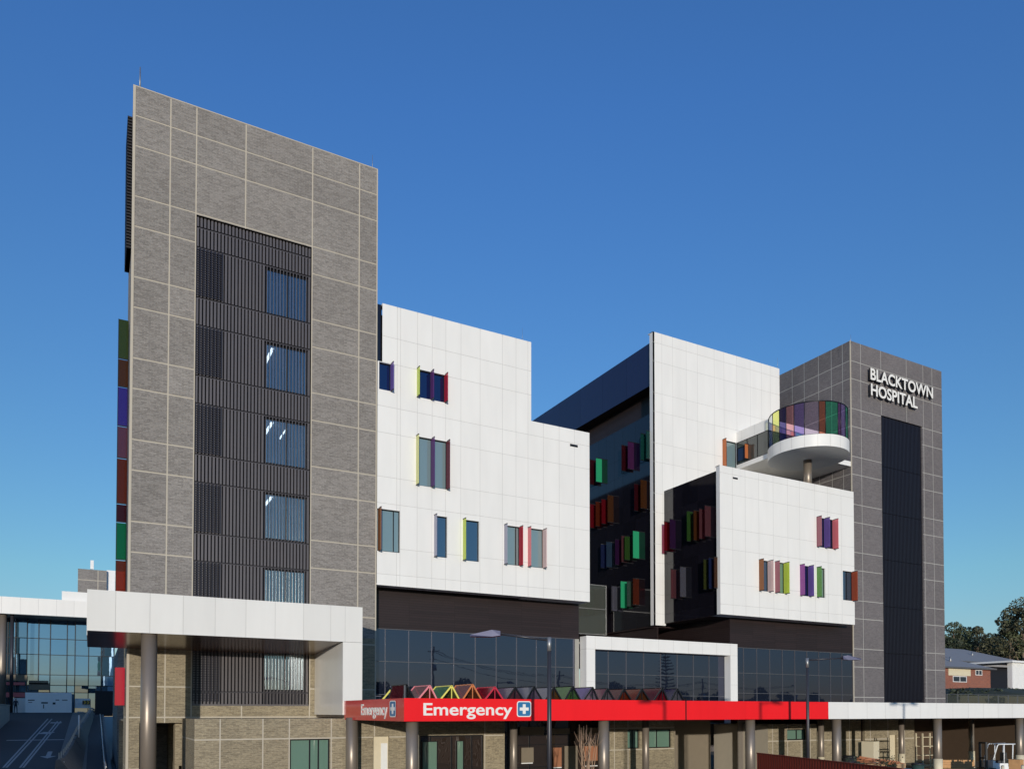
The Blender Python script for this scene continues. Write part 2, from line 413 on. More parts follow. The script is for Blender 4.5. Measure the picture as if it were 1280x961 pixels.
# batten screen
zS = [T1.px(246, 370)[1]-STO*k for k in range(7)]        # seam at the foot of each opening row
zL = [T1.px(246, 307)[1]-STO*k for k in range(7)]        # head of the openings
wx0, wx1 = T1.px(334, 370)[0], T1.px(386.5, 370)[0]
lx1 = T1.px(278.5, 350)[0]
seams = sorted([stop_, T1.px(246, 282)[1]] + [z for z in zS+zL if z > sbot+.2] + [sbot])
mb = MB()
nb = 34; st = (sx1-sx0)/nb
room_holes = []
for k in range(6):
    z0, z1 = zS[k]+.12, zL[k]-.05
    if z0 < sbot: z0 = sbot+.3
    room_holes.append((wx0, wx1, z0, z1))
for r in split((sx0, sx1, sbot, stop_), room_holes): T1.quad(mb, *r, d=.34, mi=1)
for i in range(nb):
    u = sx0 + (i+.5)*st
    inw = wx0 < u < wx1
    for a, b in zip(seams[:-1], seams[1:]):
        is_open = any(abs(a-z) < .05 for z in zS) or (a == sbot)
        w = .017 if (inw and is_open) else .052
        T1.box(mb, u-w, u+w, a+.05, b-.03, .10, .25 if not(inw and is_open) else .20)
for a in seams[1:-1]: T1.box(mb, sx0, sx1, a-.03, a+.03, .16, .335, 1)
T1.box(mb, sx0, sx1, sbot, sbot+.09, .05, .33, 0)
scr = mb.build('batten_screen', [BAT, BATB], tower1)
for k in range(6):
    z0, z1 = zS[k]+.12, zL[k]
    if k == 5: z0 = sbot+.25
    mb = MB()
    z = z0
    while z < z1-.1:
        T1.box(mb, sx0+.02, lx1, z, z+.045, .055, .15); z += .125
    for i in range(8): T1.box(mb, sx0+.03+i*(lx1-sx0-.06)/7-.02, sx0+.03+i*(lx1-sx0-.06)/7+.02, z0-.03, z1, .03, .095)
    mb.build('louvre', BATD, tower1)
for k, h in enumerate(room_holes):
    a, b, c, e = h
    mb = MB()
    T1.quad(mb, a, b, c, e, d=.36)
    win = None
    fr = MB()
    for u in (a+.03, (a+b)/2, b-.03): T1.box(fr, u-.03, u+.03, c, e, .31, .40)
    T1.box(fr, a, b, c, c+.06, .315, .395); T1.box(fr, a, b, e-.06, e, .315, .395)
    win = fr.build('window', FRAME, hosp)
    mb.build('pane', G_TWR, win)
    rm = MB(); D = 4.2     # the room behind
    rm.box(a-.3, a-.25, Y1+.45, Y1+D, c-.6, e+.3); rm.box(b+.02, b+.05, Y1+.45, Y1+D, c-.6, e+.3)
    rm.box(a-.3, b+.05, Y1+.45, Y1+D, e+.31, e+.36); rm.box(a-.3, b+.05, Y1+.45, Y1+D, c-.7, c-.62); rm.box(a-.3, b+.05, Y1+D+.01, Y1+D+.06, c-.6, e+.3)
    rm.build('room', ROOMW, win)
    if k in (1, 2, 3):
        li = MB(); li.box(a+.35, a+.50, Y1+.6, Y1+4.1, e-.12, e-.07)
        if k == 2: li.box(a+1.3, a+1.36, Y1+1.2, Y1+3.0, e-.12, e-.07)
        li.build('ceiling_light', LAMPE, win)
    if k in (0, 2, 3, 5):
        bl = MB(); bl.box(a+.08 if k != 2 else a+1.3, a+(.5*(b-a)-.05) if k != 2 else b-.1, Y1+.43, Y1+.45, c+.05, {0: e-.55, 2: c+1.1, 3: c+.5, 5: e-.1}[k])
        bl.build('blind', ROOMW if k == 3 else WHITEP, win)
# louvre box and coloured glass on the left side of the tower
mb = MB()
zt, zb_ = at(161, 161, Y=45.5).z, at(161, 321, Y=45.5).z
z = zb_
while z < zt: mb.box(x0t-.24, x0t-.01, 44.6, 47.2, z, z+.09); z += .16
mb.box(x0t-.20, x0t-.02, 44.7, 47.1, zb_, zt)
mb.build('side_louvre', BATDB, tower1)
ys = [(399,449,'olive'),(449,484,'brown'),(484,533,'violet'),(533,573,'mauve'),(573,630,'rust'),(630,653,'maroon'),(653,700,'green'),(700,745,'rust'),(833,882,'red')]
for a, b, c in ys:
    za_, zb2 = at(155, b, Y=46).z, at(155, a, Y=46).z
    mb = MB(); mb.box(x0t-.52, x0t-.03, 46.0, 46.03, za_+.04, zb2-.04)
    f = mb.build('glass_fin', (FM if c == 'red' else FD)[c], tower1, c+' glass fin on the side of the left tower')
    fr = MB(); fr.box(x0t-.53, x0t-.01, 45.98, 46.05, za_, za_+.04); fr.box(x0t-.53, x0t-.50, 45.98, 46.05, za_+.04, zb2-.04)
    fr.build('fin_bracket', FRAME, f)
mb = MB(); mb.box(x0t+1.2, x0t+12, 48.5, 80, 0, ztop-14); mb.build('rear_wing', [WHITEP], hosp)
p_ = at(147.5, 809, Y=62); mb = MB(); mb.box(p_.x, 4, 62, 76, 0, p_.z); mb.build('side_wing', BRICK, hosp, 'low brick side wing behind the left tower')
# lightning rods
def rod(px, py0, py1, Y, thick=.02):
    p = at(px, py1, Y=Y); q = at(px, py0, Y=Y)
    mb = MB(); mb.tube([(p.x, p.y, p.z-.1), (p.x, p.y, q.z)], [thick, thick*.5], 6)
    mb.build('lightning_rod', STEEL, hosp)
rod(175, 84, 111, 43.4, .045); rod(465.5, 194, 212, 43.4, .02); rod(653, 410, 427, 45, .012); rod(1063.5, 418, 428, 43.4, .015); rod(972, 447, 461, 50.8, .012)

# ---------------------------------------------------------------- window maker
def window(fc, u0, u1, w0, w1, glass=G_WIN, fins=(), proj=.5, fm=None, mull=(), d=.16, frame=.05, parent=None, fh=.04):
    fr = MB()
    for a, b in ((u0, u0+frame), (u1-frame, u1)): fc.box(fr, a, b, w0, w1, d-.05, d+.05)
    fc.box(fr, u0+frame, u1-frame, w0, w0+frame, d-.05, d+.05); fc.box(fr, u0+frame, u1-frame, w1-frame, w1, d-.05, d+.05)
    for m in mull:
        u = u0+(u1-u0)*m; fc.box(fr, u-frame/2, u+frame/2, w0+frame, w1-frame, d-.045, d+.045)
    w = fr.build('window', FRAME, parent or hosp)
    us = [u0] + [u0+(u1-u0)*m for m in mull] + [u1]
    p = MB()
    for a, b in zip(us[:-1], us[1:]):     # each pane sits a hair off true, as glass does
        t1, t2 = random.uniform(-.004, .004), random.uniform(-.004, .004)
        pts = [fc.pt(a, w0, d+t1), fc.pt(b, w0, d+t2), fc.pt(b, w1, d-t1), fc.pt(a, w1, d-t2)]
        p.face(pts if fc.k == 'S' else pts[::-1])
    p.build('pane', glass, w)
    for (m, c) in fins:
        u = u0+(u1-u0)*m
        s = .018
        f = MB(); fc.box(f, u-s, u+s, w0-fh+.05, w1+fh-.05, -proj, .10 if w0 else .1)
        fo = f.build('fin', (fm or FM)[c], w, c+' glass fin')
        b = MB(); fc.box(b, u-s-.012, u+s+.012, w1+fh-.05, w1+fh, -proj-.01, .10); fc.box(b, u-s-.012, u+s+.012, w0-fh, w0-fh+.05, -proj-.01, .10)
        fc.box(b, u-s-.006, u+s+.006, w0-fh+.05, w1+fh-.05, .101, .125)
        b.build('fin_bracket', FRAME, fo)
    return w
def pxrect(fc, x0, x1, yt, yb):
    a = fc.px(x0, yt); b = fc.px(x0, yb); c = fc.px(x1, (yt+yb)/2)
    return (a[0], c[0], b[1], a[1]) if fc.k == 'S' else (min(a[0], c[0]), max(a[0], c[0]), b[1], a[1])

# ================================================================= WHITE BLOCK 1
L1 = x1t+.02
wl = [  # px x0,x1,ytop,ybot (at x0), glass, fins, mullions
 (474, 489, 452, 486, G_WINB, ((1, 'violet'),), ()),
 (521.5, 556.5, 461, 496, G_WINB, ((0, 'lime'), (.5, 'purple'), (1, 'red')), (.5,)),
 (520.5, 559, 545, 606, G_WING, ((0, 'paleyellow'), (.5, 'purple'), (1, 'maroon')), (.5,)),
 (471.5, 500, 635, 688, G_WING, ((.08, 'brown'),), (.74,)),
 (543, 559, 644, 695.5, G_WIN, ((0, 'lavender'),), ()),
 (579, 599, 649, 700, G_WIN, ((0, 'lime'),), ()),
 (630.5, 650, 656, 705, G_WING, ((0, 'lavender'), (1, 'red')), (.78,)),
 (660, 679.5, 659.5, 708, G_WING, ((0, 'pink'), (1, 'palepink')), ()),
]
rects = [pxrect(WB1, *w[:4]) for w in wl]
xs = WB1.px(478, 420)[0]; xstep = WB1.px(664, 470)[0]; xr = WB1.px(737, 640)[0]
zt1 = WB1.px(478, 379)[1]; zstep = WB1.px(737, 541)[1]; zb1 = WB1.px(737, 752)[1]; zn = WB1.px(474, 451)[1]
mb = MB()
out = [(L1-1, xs, zn, zt1+1, 0), (xstep, xr+1, zstep, zt1+1, 0)]
uj = [WB1.px(p, 600)[0] for p in (496, 521.5, 540, 557, 576, 600, 628, 645, 660, 679.5, 699, 718)] + [L1+1.4]
clad(mb, WB1, L1, xr, zb1, zt1, uj, ZJ, rects+out, gap=.009, back=.01)
ze = .06
mb.box(xstep-.3, xstep-.01, 42.96, 60, zstep-.2, zt1-.02, 0); mb.box(xr-.2, xr-.01, 42.96, 45.6, zb1, zstep-.02, 0)
mb.box(xs, xstep, 42.94, 43.5, zt1-.09, zt1, 0); mb.box(xstep, xr, 42.94, 43.5, zstep-.09, zstep, 0)
mb.box(L1, xr, 42.95, 45, zb1+.002, zb1+.1, 0)
blk1 = mb.build('white_block', [WHITE, JOINT], hosp, 'white panelled block beside the left tower, stepped at its top')
for w, r in zip(wl, rects): window(WB1, *r, glass=w[4], fins=w[5], mull=w[6], proj=.38)
mb = MB(); r = pxrect(WB1, 712.5, 722, 554.5, 557.5); WB1.box(mb, *r, -.02, .01); mb.build('vent', FRAME, hosp)
mb = MB(); mb.box(L1, xs, 43.1, 43.6, zn, zt1-.02); mb.build('blue_return', NAVY, hosp)
# solid body behind (roofs and the dark right-hand flank)
mb = MB()
mb.box(L1, xstep-.3, 43.7, 60, zb1, zt1-.3); mb.box(xstep-.3, xr-.05, 45.6, 95, zb1, zstep-.2); mb.box(xr-4, xr-.06, 60, 95, zstep-.21, EYE+(zstep-EYE)*1.33)  # taller rear mass is added out of sight to darken the facing flank's reflections
mb.build('rear_block', BROWN, hosp)

# ================================================================= PODIUM: brown band, curtain glass
L1 = x1t-.5
zband = POD.px(470, 785)[1]; zpodb = 4.0
xe1 = POD.px(723.5, 780)[0]
def brown(fc, u0, u1, w0, w1, name='brown_cladding', lab=None):
    mb = MB(); ws = []; w = w0
    while w < w1: w += .15; ws.append(w)
    clad(mb, fc, u0, u1, w0, w1, rjoints(u0, u1, (2.4, 3.0)), ws, (), gap=.008, back=.012, reveal=0)
    return mb.build(name, [BROWN, BROWNJ], hosp, lab)
brown(POD, L1, xe1, zband, zb1+.3)
def curtain(fc, u0, u1, w0, w1, step=1.45, trans=(), name='curtain_wall', glass=G_CURT, jit=.0012, cap=.010, capm=SILVER):
    fr = MB(); us = []; n = max(1, round((u1-u0)/step))
    for i in range(n+1): us.append(u0+(u1-u0)*i/n)
    ws = [w0]+sorted(w for w in trans if w0 < w < w1)+[w1]
    for u in us: fc.box(fr, u-cap, u+cap, w0, w1, -.015, .05)
    for w in ws: fc.box(fr, u0, u1, w-.018, w+.018, -.011, .045)
    o = fr.build(name, capm, hosp)
    p = MB()
    for a, b in zip(us[:-1], us[1:]):
        for c, e in zip(ws[:-1], ws[1:]):
            t = [random.uniform(-jit, jit) for _ in range(3)]
            pts = [fc.pt(a, c, .03+t[0]), fc.pt(b, c, .03+t[1]), fc.pt(b, e, .03+t[2]), fc.pt(a, e, .03+t[0]+t[2]-t[1])]
            p.face(pts if fc.k == 'S' else pts[::-1])
    p.build('glazing', glass, o)
    return o
ztr = POD.px(520, 827.5)[1]
curtain(POD, L1, xe1-.35, zpodb, zband, 1.5, (ztr, POD.px(520, 868)[1]))
mb = MB(); POD.box(mb, xe1-.33, xe1, zpodb, zband, -.02, .3); mb.build('edge_trim', CONC, hosp)
# white portal frame with its own glass
PF = Face('S', 43.4)
fx0, fx1 = PF.px(733, 830)[0], PF.px(922, 840)[0]
fz1 = PF.px(733, 794)[1]; fzb = 4.3
ix0, ix1, iz1 = PF.px(744, 830)[0], PF.px(913, 840)[0], PF.px(744, 811)[1]
mb = MB()
clad(mb, PF, fx0, fx1, fzb, fz1, [ix0, ix1]+[ix0+(ix1-ix0)*i/9 for i in range(1, 9)], [iz1, iz1-2.2], [(ix0, ix1, fzb-1, iz1)], gap=.008, back=.01, reveal=.66)
W = Face('W', fx0); clad(mb, W, 43.4, 44.18, fzb, fz1, [], [iz1], gap=.008, back=.01, reveal=0)
mb.box(fx0, fx1, 43.42, 44.2, fz1-.02, fz1)
mb.build('portal_frame', [WHITE, JOINT], hosp, 'white portal frame round a dark glass wall')
PG = Face('S', 44.02)
curtain(PG, ix0, ix1, fzb, iz1, 1.55, (PG.px(760, 842)[1], PG.px(760, 868)[1]), cap=.014)
# right part of the podium, below the white box
xc = fx1+.02
xT2 = at(1063.7, 520, Y=Y2T).x
zb3 = BX3.px(900, 767)[1]
zband2 = POD.px(935, 809.5)[1]
brown(POD, xc, xT2, zband2, zb3+.4)
curtain(POD, xc, xT2, zpodb, zband2, 1.35, (POD.px(935, 841)[1], POD.px(935, 866)[1]), cap=.014)
WP = Face('W', xc)
brown(WP, 44.2, 62, fz1-.3, zb3+.4)

# ================================================================= RIGHT TOWER
ztop2 = T2.px(1063.7, 426)[1]; x1t2 = T2.px(1178, 560)[0]
vj2 = [T2.px(p, 480)[0] for p in (1076, 1101.3, 1133, 1153.8, 1165)]
s2x0, s2x1 = T2.px(1102.3, 600)[0], T2.px(1153.3, 600)[0]
s2top = T2.px(1102, 519)[1]; s2bot = 4.4
mb = MB()
clad(mb, T2, xT2, x1t2, 3.9, ztop2, vj2, ZJ, [(s2x0, s2x1, s2bot, s2top)], gap=.03, back=.012, reveal=.3)
W2 = Face('W', xT2)
vj3 = [at(p, 450, X=xT2).y for p in (990, 1005, 1023, 1039, 1053)]
clad(mb, W2, Y2T, 62, 3.9, ztop2, vj3, ZJ, (), gap=.03, back=.012, reveal=0)
mb.box(xT2+.03, x1t2-.02, Y2T+.02, 62, ztop2-.1, ztop2); mb.box(x1t2-.05, x1t2, Y2T+.02, 62, 0, ztop2)
mb.box(xT2+.05, x1t2, 61.9, 62, 0, ztop2)
mb.box(xT2+.05, x1t2-.05, Y2T+.3, Y2T+.4, 0, 3.9)
tower2 = mb.build('brick_tower', [BRICK2, CREAM2], hosp, 'right dark grey brick tower carrying the hospital name')
mb = MB(); mb.box(xT2-.03, xT2+.06, Y2T-.02, Y2T+.06, 3.9, ztop2+.02); mb.build('corner_trim', CREAM, tower2)
mb = MB()
T2.quad(mb, s2x0, s2x1, s2bot, s2top, d=.29, mi=1)
nb = 30; st = (s2x1-s2x0)/nb
sm2 = [s2bot]+[z for z in sorted(zS+[zS[0]-STO*k for k in range(5, 8)]) if s2bot+.5 < z < s2top-.5]+[s2top]
sm2 = sorted(set(round(z, 3) for z in sm2))
for i in range(nb):
    for a, b in zip(sm2[:-1], sm2[1:]):
        T2.box(mb, s2x0+(i+.5)*st-.05, s2x0+(i+.5)*st+.05, a+.02, b-.02, .10, .25)
mb.build('batten_screen', [BATD, BATDB], tower2)

# ================================================================= WHITE BLOCK 2 (tall)
X2 = WB2.px(816.5, 600)[0]; zt2 = WB2.px(817, 414.5)[1]; zb2 = WB2.px(820, 781)[1]
X3 = WB2.px(828, 640)[0]
r2 = [pxrect(WB2, 903, 921, 549.5, 590)]
mb = MB()
uj = [WB2.px(p, 500)[0] for p in (827.5, 841, 858, 872, 893, 905, 921, 938, 952, 963)]
x2r = WB2.px(974.5, 500)[0]
clad(mb, WB2, X2, x2r, zb2, zt2, uj, ZJ, r2+[(X3+.3, x2r+1, zb2-1, zb3+.4, 0)], gap=.009, back=.01)
mb.box(X2, x2r, 49.61, 50.2, zt2-.05, zt2); mb.box(X2, X2+.18, 49.6, 50.0, zb2, zt2)

mb.build('white_block', [WHITE, JOINT], hosp, 'tall white panelled block in the middle with a sharp upper corner')
window(WB2, *r2[0], glass=G_WING, fins=((.02, 'orange'),), mull=(.35,), proj=.42)
# its dark flank
WF = Face('W', X2+.25)
zrf = WF.px(814, 427.5)[1]; z1_ = WF.px(814, 481)[1]; z2_ = WF.px(814, 516)[1]
YB = 84.0
def navy(fc, u0, u1, w0, w1, m=NAVY, j=NAVYJ, steps=(1.2, 1.8, 2.4), wj=(), name='dark_cladding', holes=()):
    mb = MB(); clad(mb, fc, u0, u1, w0, w1, rjoints(u0, u1, steps), wj, holes, gap=.006, back=.008, reveal=.2)
    return mb.build(name, [m, j], hosp)
navy(WF, 49.85, YB, z1_, zrf, name='parapet_band', steps=(3.6,), m=SKYP)
WFr = Face('W', X2+1.3)
brown(WFr, 50.0, YB, z2_, z1_)
mb = MB(); mb.box(X2+.27, X2+1.3, 49.85, YB, z1_+.01, z1_+.05); mb.box(X2+.27, X2+1.3, 49.85, YB, z2_-.05, z2_-.01)
mb.build('recess_lining', BROWN, hosp)
navy(WF, 49.85, YB, zb2, z2_, wj=[z for z in ZJ if z < z2_])
mb = MB(); mb.box(X2+.3, x2r-.5, YB-.2, YB, 0, zrf-.4); mb.box(X2+.3, x2r-.5, 50.3, YB, zrf-.4, zrf-.2); mb.box(X2+.3, X2+5, 50.1, YB, zb2-.1, zb2)
mb.build('rear_shell', BROWN, hosp)
def side_windows(fc, rows, proj):
    """rows: (xl, xr, ytop, ybot, colour): the lit face of a fin that stands out of a side wall; root at xr"""
    for (xl, xr_, yt, yb, c, wide) in rows:
        u, wt = fc.px(xr_, yt); wb = fc.px(xr_, yb)[1]
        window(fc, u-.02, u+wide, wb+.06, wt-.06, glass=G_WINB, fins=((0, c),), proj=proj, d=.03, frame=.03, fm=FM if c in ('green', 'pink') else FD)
side_windows(WF, [
 (737, 744, 575, 607, 'maroon', 1.2), (744, 752, 573, 604, 'green', 1.3), (777, 784, 557, 590, 'maroon', .8), (784, 792, 552.5, 588, 'magenta', 1.4), (800, 808, 542.5, 577, 'teal', .9), (808, 815, 539, 575, 'teal', .5),
 (737, 744, 630, 661, 'red', 1.), (744, 751.5, 627, 659, 'rust', 1.), (751.5, 759, 624, 656, 'red', .8), (759, 766.5, 619, 654, 'brown', 1.6), (792, 800, 605, 640, 'maroon', .8), (800, 808, 600, 637, 'brown', 1.2),
 (751, 758, 680, 711, 'blue', .9), (758, 765, 677, 710, 'skyblue', .9), (768, 776, 674, 707, 'purple', 1.), (776, 784, 669.5, 704, 'mauve', .7), (783, 788, 670, 701, 'leafgreen', .6), (790.5, 798.5, 663.5, 699, 'green', 1.5),
 (764, 771.5, 732, 764.5, 'lavender', 1.), (775, 783, 726, 761, 'green', .9), (784, 791, 726, 759, 'greygreen', .9), (791, 798.5, 722.5, 757, 'rust', 1.6)], .62)
# corner glazing low in the recess
rc = MB()
RB = Face('S', 56.0)
gz0, gz1, gzm = RB.px(735, 792)[1], RB.px(735, 730)[1], RB.px(735, 760)[1]
gx0, gx1 = xr+.2, RB.px(758, 760)[0]
for u in (gx0, (gx0+gx1)/2, gx1-.05): RB.box(rc, u, u+.06, gz0, gz1, -.03, .05)
for w in (gz0, gzm, gz1): RB.box(rc, gx0, gx1, w-.03, w+.03, -.025, .045)
rco = rc.build('corner_glazing', STEEL, hosp)
p = MB(); RB.quad(p, gx0, gx1, gz0, gz1, d=.02); p.build('glazing', G_CLR, rco)
rb = MB(); rb.box(gx0, gx1, 56.3, 60, gz0, gz1); rb.build('room', WALLD, rco)
p = MB(); p.box(L1, X2+6, 44.25, YB, fz1-.5, fz1-.35); p.build('podium_roof', CONC, hosp)
p = MB(); p.box(X2+.6, X2+.7, 49.9, YB, fz1-.35, zb2-.1); p.build('recess_wall', BROWN, hosp)
p = MB(); p.box(L1, X2+1, YB, YB+.2, 0, zb2); p.build('end_wall', BROWN, hosp)

# ================================================================= WHITE BOX 3
b3x0 = BX3.px(900, 680)[0]; zt3 = BX3.px(900, 581)[1]
wl3 = [
 (1020.5, 1042, 646, 683, G_WINB, ((.03, 'mauve'), (.5, 'violet'), (1, 'pink')), (.5,)),
 (948.8, 961, 699.5, 738, G_WIN, ((0, 'brown'), (1, 'palepink')), (.5,)),
 (968.8, 981, 702, 740.5, G_GRN, ((0, 'mauve'), (1, 'lime')), (.5,)),
 (1000, 1011.5, 706, 744, G_WINB, ((0, 'magenta'), (1, 'violet')), (.5,)),
 (1021, 1031.5, 709, 746, G_GRN, ((0, 'leafgreen'),), ()),
 (1053.5, 1066, 713, 749.5, G_WIN, ((1, 'rust'),), (.5,)),
]
b3r = BX3.px(1067.8, 700)[0]
r3 = [pxrect(BX3, *w[:4]) for w in wl3]
mb = MB()
uj = [BX3.px(p, 700)[0] for p in (916, 932, 949, 967, 985, 1000, 1019, 1035, 1052)]
clad(mb, BX3, b3x0, b3r, zb3, zt3, uj, ZJ, r3, gap=.009, back=.01)
mb.box(b3x0, b3x0+.22, 42.95, 43.3, zb3, zt3); mb.box(b3x0, b3r-.02, 42.95, 43.4, zt3-.05, zt3-.001)
mb.box(b3x0+.3, b3r-.02, 42.97, 44.4, zb3+.002, zb3+.12)
mb.build('white_block', [WHITE, JOINT], hosp, 'lower white panelled box projecting left of the right tower')
for w, r in zip(wl3, r3): window(BX3, *r, glass=w[4], fins=w[5], mull=w[6], proj=.46)
mb = MB(); r = pxrect(BX3, 916, 922, 596, 598.2); BX3.box(mb, *r, -.02, .01); mb.build('vent', FRAME, hosp)
WG = Face('W', b3x0+.25)
navy(WG, 43.2, 49.6, zb3, zt3-.25, wj=[z for z in ZJ if z < zt3])
mb = MB(); mb.box(b3x0+.3, b3r-.05, 43.3, 49.6, zt3-.5, zt3-.4); mb.box(b3x0+.3, b3r-.05, 44.3, 49.6, zb3, zb3+.1); mb.build('box_roof', CONC, hosp)
mb = MB(); mb.box(b3x0+.26, xc+.5, 44.21, 49.6, zb3-.02, zb3); mb.build('box_soffit', BROWN, hosp)
side_windows(WG, [
 (824, 829, 655, 691, 'pink', .3), (829, 837, 652, 690, 'red', .8), (837, 844, 649, 687, 'purple', 1.), (861, 865.5, 639, 678, 'leafgreen', .3), (865.5, 874, 638, 677, 'brown', .6), (874, 881, 636, 675, 'mauve', .5), (881, 888, 632, 672, 'mauve', .7),
 (837, 845.5, 711, 749, 'mauve', .4), (848, 857, 708, 747, 'lavender', 1.4), (881, 886.5, 699, 738, 'olive', .3), (887, 893, 697, 737, 'blue', .4), (894, 899.5, 696, 736, 'brown', .2)], .58)

# ================================================================= LINK AND DRUM BALCONY
XL = WB2.px(920.5, 560)[0]
YL = 46.0
lz1, lz0 = at(920.5, 540.5, Y=49.6).z, at(920.5, 553.8, Y=49.6).z
lzb = at(920.5, 592, Y=49.6).z
drumY = 43.8; _c = at(1010, 573.5, Y=drumY); drumX = _c.x
DR = 47.8/F_PX*(_c-CAM).dot(FWD)
dz0 = at(1010, 573.5, Y=drumY).z
dz1 = dz0+.95; dz2 = dz1+2.62
WL = Face('W', XL); SL = Face('S', YL)
mb = MB()
clad(mb, WL, YL, 49.6, lz0, lz1, rjoints(YL, 49.5, (1.5,)), (), gap=.008, back=.008, reveal=0)
clad(mb, SL, XL, xT2-.02, lz0, lz1, rjoints(XL, xT2, (1.5,)), (), gap=.008, back=.008, reveal=0)
mb.box(XL+.02, xT2-.02, YL+.02, 49.6, lz1-.1, lz1-.02)
zsb = at(1063, 582.5, Y=44.2).z
mb.box(XL, drumX+.5, YL-.3, 49.58, zsb, lzb+.75); mb.box(drumX+.5, xT2-.02, 44.2, 49.58, zsb, lzb+.75)
mb.build('link_wing', [WHITE, JOINT], hosp, 'small white link wing behind the round balcony')
curtain(WL, YL+.02, 49.55, lzb+.76, lz0-.01, 1.1, (), glass=G_CLR, capm=FRAME)
curtain(SL, XL+.05, xT2-.05, lzb+.76, lz0-.01, 1.3, (), glass=G_WINB, capm=FRAME)
window(WL, 48.3, 49.5, lzb+.95, lz0-.5, glass=G_WINB, fins=((0, 'orange'),), proj=.3, d=.0, frame=.05)
def ring(mb, cx, cy, r, z0, z1, n=96, mi=0, a0=0, a1=2*math.pi):
    for i in range(n):
        a, b = a0+(a1-a0)*i/n, a0+(a1-a0)*(i+1)/n
        mb.face([(cx+r*math.cos(a), cy+r*math.sin(a), z0), (cx+r*math.cos(b), cy+r*math.sin(b), z0), (cx+r*math.cos(b), cy+r*math.sin(b), z1), (cx+r*math.cos(a), cy+r*math.sin(a), z1)], mi, .5, True)
mb = MB(); n = 20
for i in range(n):       # panelled white rim
    a, b = 2*math.pi*i/n, 2*math.pi*(i+1)/n; t = random.random()
    k0 = len(mb.t); ring(mb, drumX, drumY, DR, dz0, dz1, 8, 0, a+.003, b-.003)
    for q in range(k0, len(mb.t)): mb.t[q] = t
ring(mb, drumX, drumY, DR-.012, dz0+.005, dz1-.005, 96, 1)
for z, mi in ((dz0+.004, 2), (dz1-.004, 2)):
    mb.face([(drumX+(DR-.005)*math.cos(2*math.pi*i/96), drumY+(DR-.005)*math.sin(2*math.pi*i/96), z) for i in range(96)], mi)
balc = mb.build('round_balcony', [WHITE, JOINT, WHITEP], hosp, 'round white balcony ringed with coloured glass')
aim = math.atan2(-drumY, -drumX)     # towards the camera
edges = [-.995, -.88, -.70, -.53, -.33, -.08, .27, .43, .73, .80, .92, .995]
cols = ['clear', 'lime', 'navy', 'pink', 'violet', 'lilac', 'rust', 'green', 'purple', 'violet', 'green']
RG = DR-.10
for i, c in enumerate(cols):
    # to the right in the picture means turning counter-clockwise round the drum, as seen from above
    a, b = aim+math.asin(edges[i]), aim+math.asin(edges[i+1])
    mb = MB(); ring(mb, drumX, drumY, RG, dz1+.02, dz2, 8, 0, a+.004, b-.004)
    g = mb.build('glass_panel', DM[c], balc, c+' glass panel of the round balcony')
mb = MB()
for e in edges:
    a = aim+math.asin(e); x, y = drumX+RG*math.cos(a), drumY+RG*math.sin(a)
    mb.tube([(x, y, dz1), (x, y, dz2)], .030, 6)
pts = [(drumX+RG*math.cos(aim-1.75+3.5*i/60), drumY+RG*math.sin(aim-1.75+3.5*i/60), dz2) for i in range(61)]
mb.tube(pts, .045, 6); mb.tube([(p[0], p[1], dz1+.03) for p in pts], .03, 6)
mb.build('railing_frame', FRAME, balc)
mb = MB(); p = at(1009.5, 590, Y=drumY+.3); mb.tube([(p.x, p.y, zt3-.4), (p.x, p.y, dz0)], .33, 24); mb.build('column', COLM, hosp)

# ================================================================= HOSPITAL NAME
def text_mesh(name, body, size, origin, rot, mats, extrude=.06, offset=.0, width=None, parent=None, space=1.0):
    cu = bpy.data.curves.new(name, 'FONT'); cu.body = body; cu.size = size; cu.extrude = extrude; cu.offset = offset; cu.space_character = space
    cu.resolution_u = 4
    o = bpy.data.objects.new(name, cu); COL.objects.link(o)
    bpy.context.view_layer.update()
    me = bpy.data.meshes.new_from_object(o.evaluated_get(bpy.context.evaluated_depsgraph_get()))
    bpy.data.objects.remove(o)
    xs_ = [v.co.x for v in me.vertices]; x0 = min(xs_); w = max(xs_)-x0
    k = (width/w) if width else 1
    for v in me.vertices: v.co.x = (v.co.x-x0)*k
    me.materials.clear()
    for m in mats: me.materials.append(m)
    for p in me.polygons: p.material_index = 0 if p.normal.z > .5 else len(mats)-1
    ob = bpy.data.objects.new(name, me); COL.objects.link(ob); ob.location = origin; ob.rotation_euler = rot
    if parent: ob.parent = parent
    return ob
capf = .73
TN = Face('S', Y2T-.26)
sg = thing('hospital_sign', 'raised white letters reading BLACKTOWN HOSPITAL high on the right tower', 'sign', (0,0,0))
a = TN.px(1087, 459.5); b = TN.px(1087, 474); e = TN.px(1165, 480)
h1 = a[1]-b[1]
text_mesh('lettering', 'BLACKTOWN', h1/capf, (a[0], Y2T-.26, b[1]), (R(90), 0, 0), [TEXTW, TEXTS], .09, .025*h1/capf, e[0]-a[0], sg)
a = TN.px(1087.5, 479); b = TN.px(1087.5, 493.5); e = TN.px(1145.8, 500)
text_mesh('lettering', 'HOSPITAL', (a[1]-b[1])/capf, (a[0], Y2T-.26, b[1]), (R(90), 0, 0), [TEXTW, TEXTS], .09, .025*h1/capf, e[0]-a[0], sg)

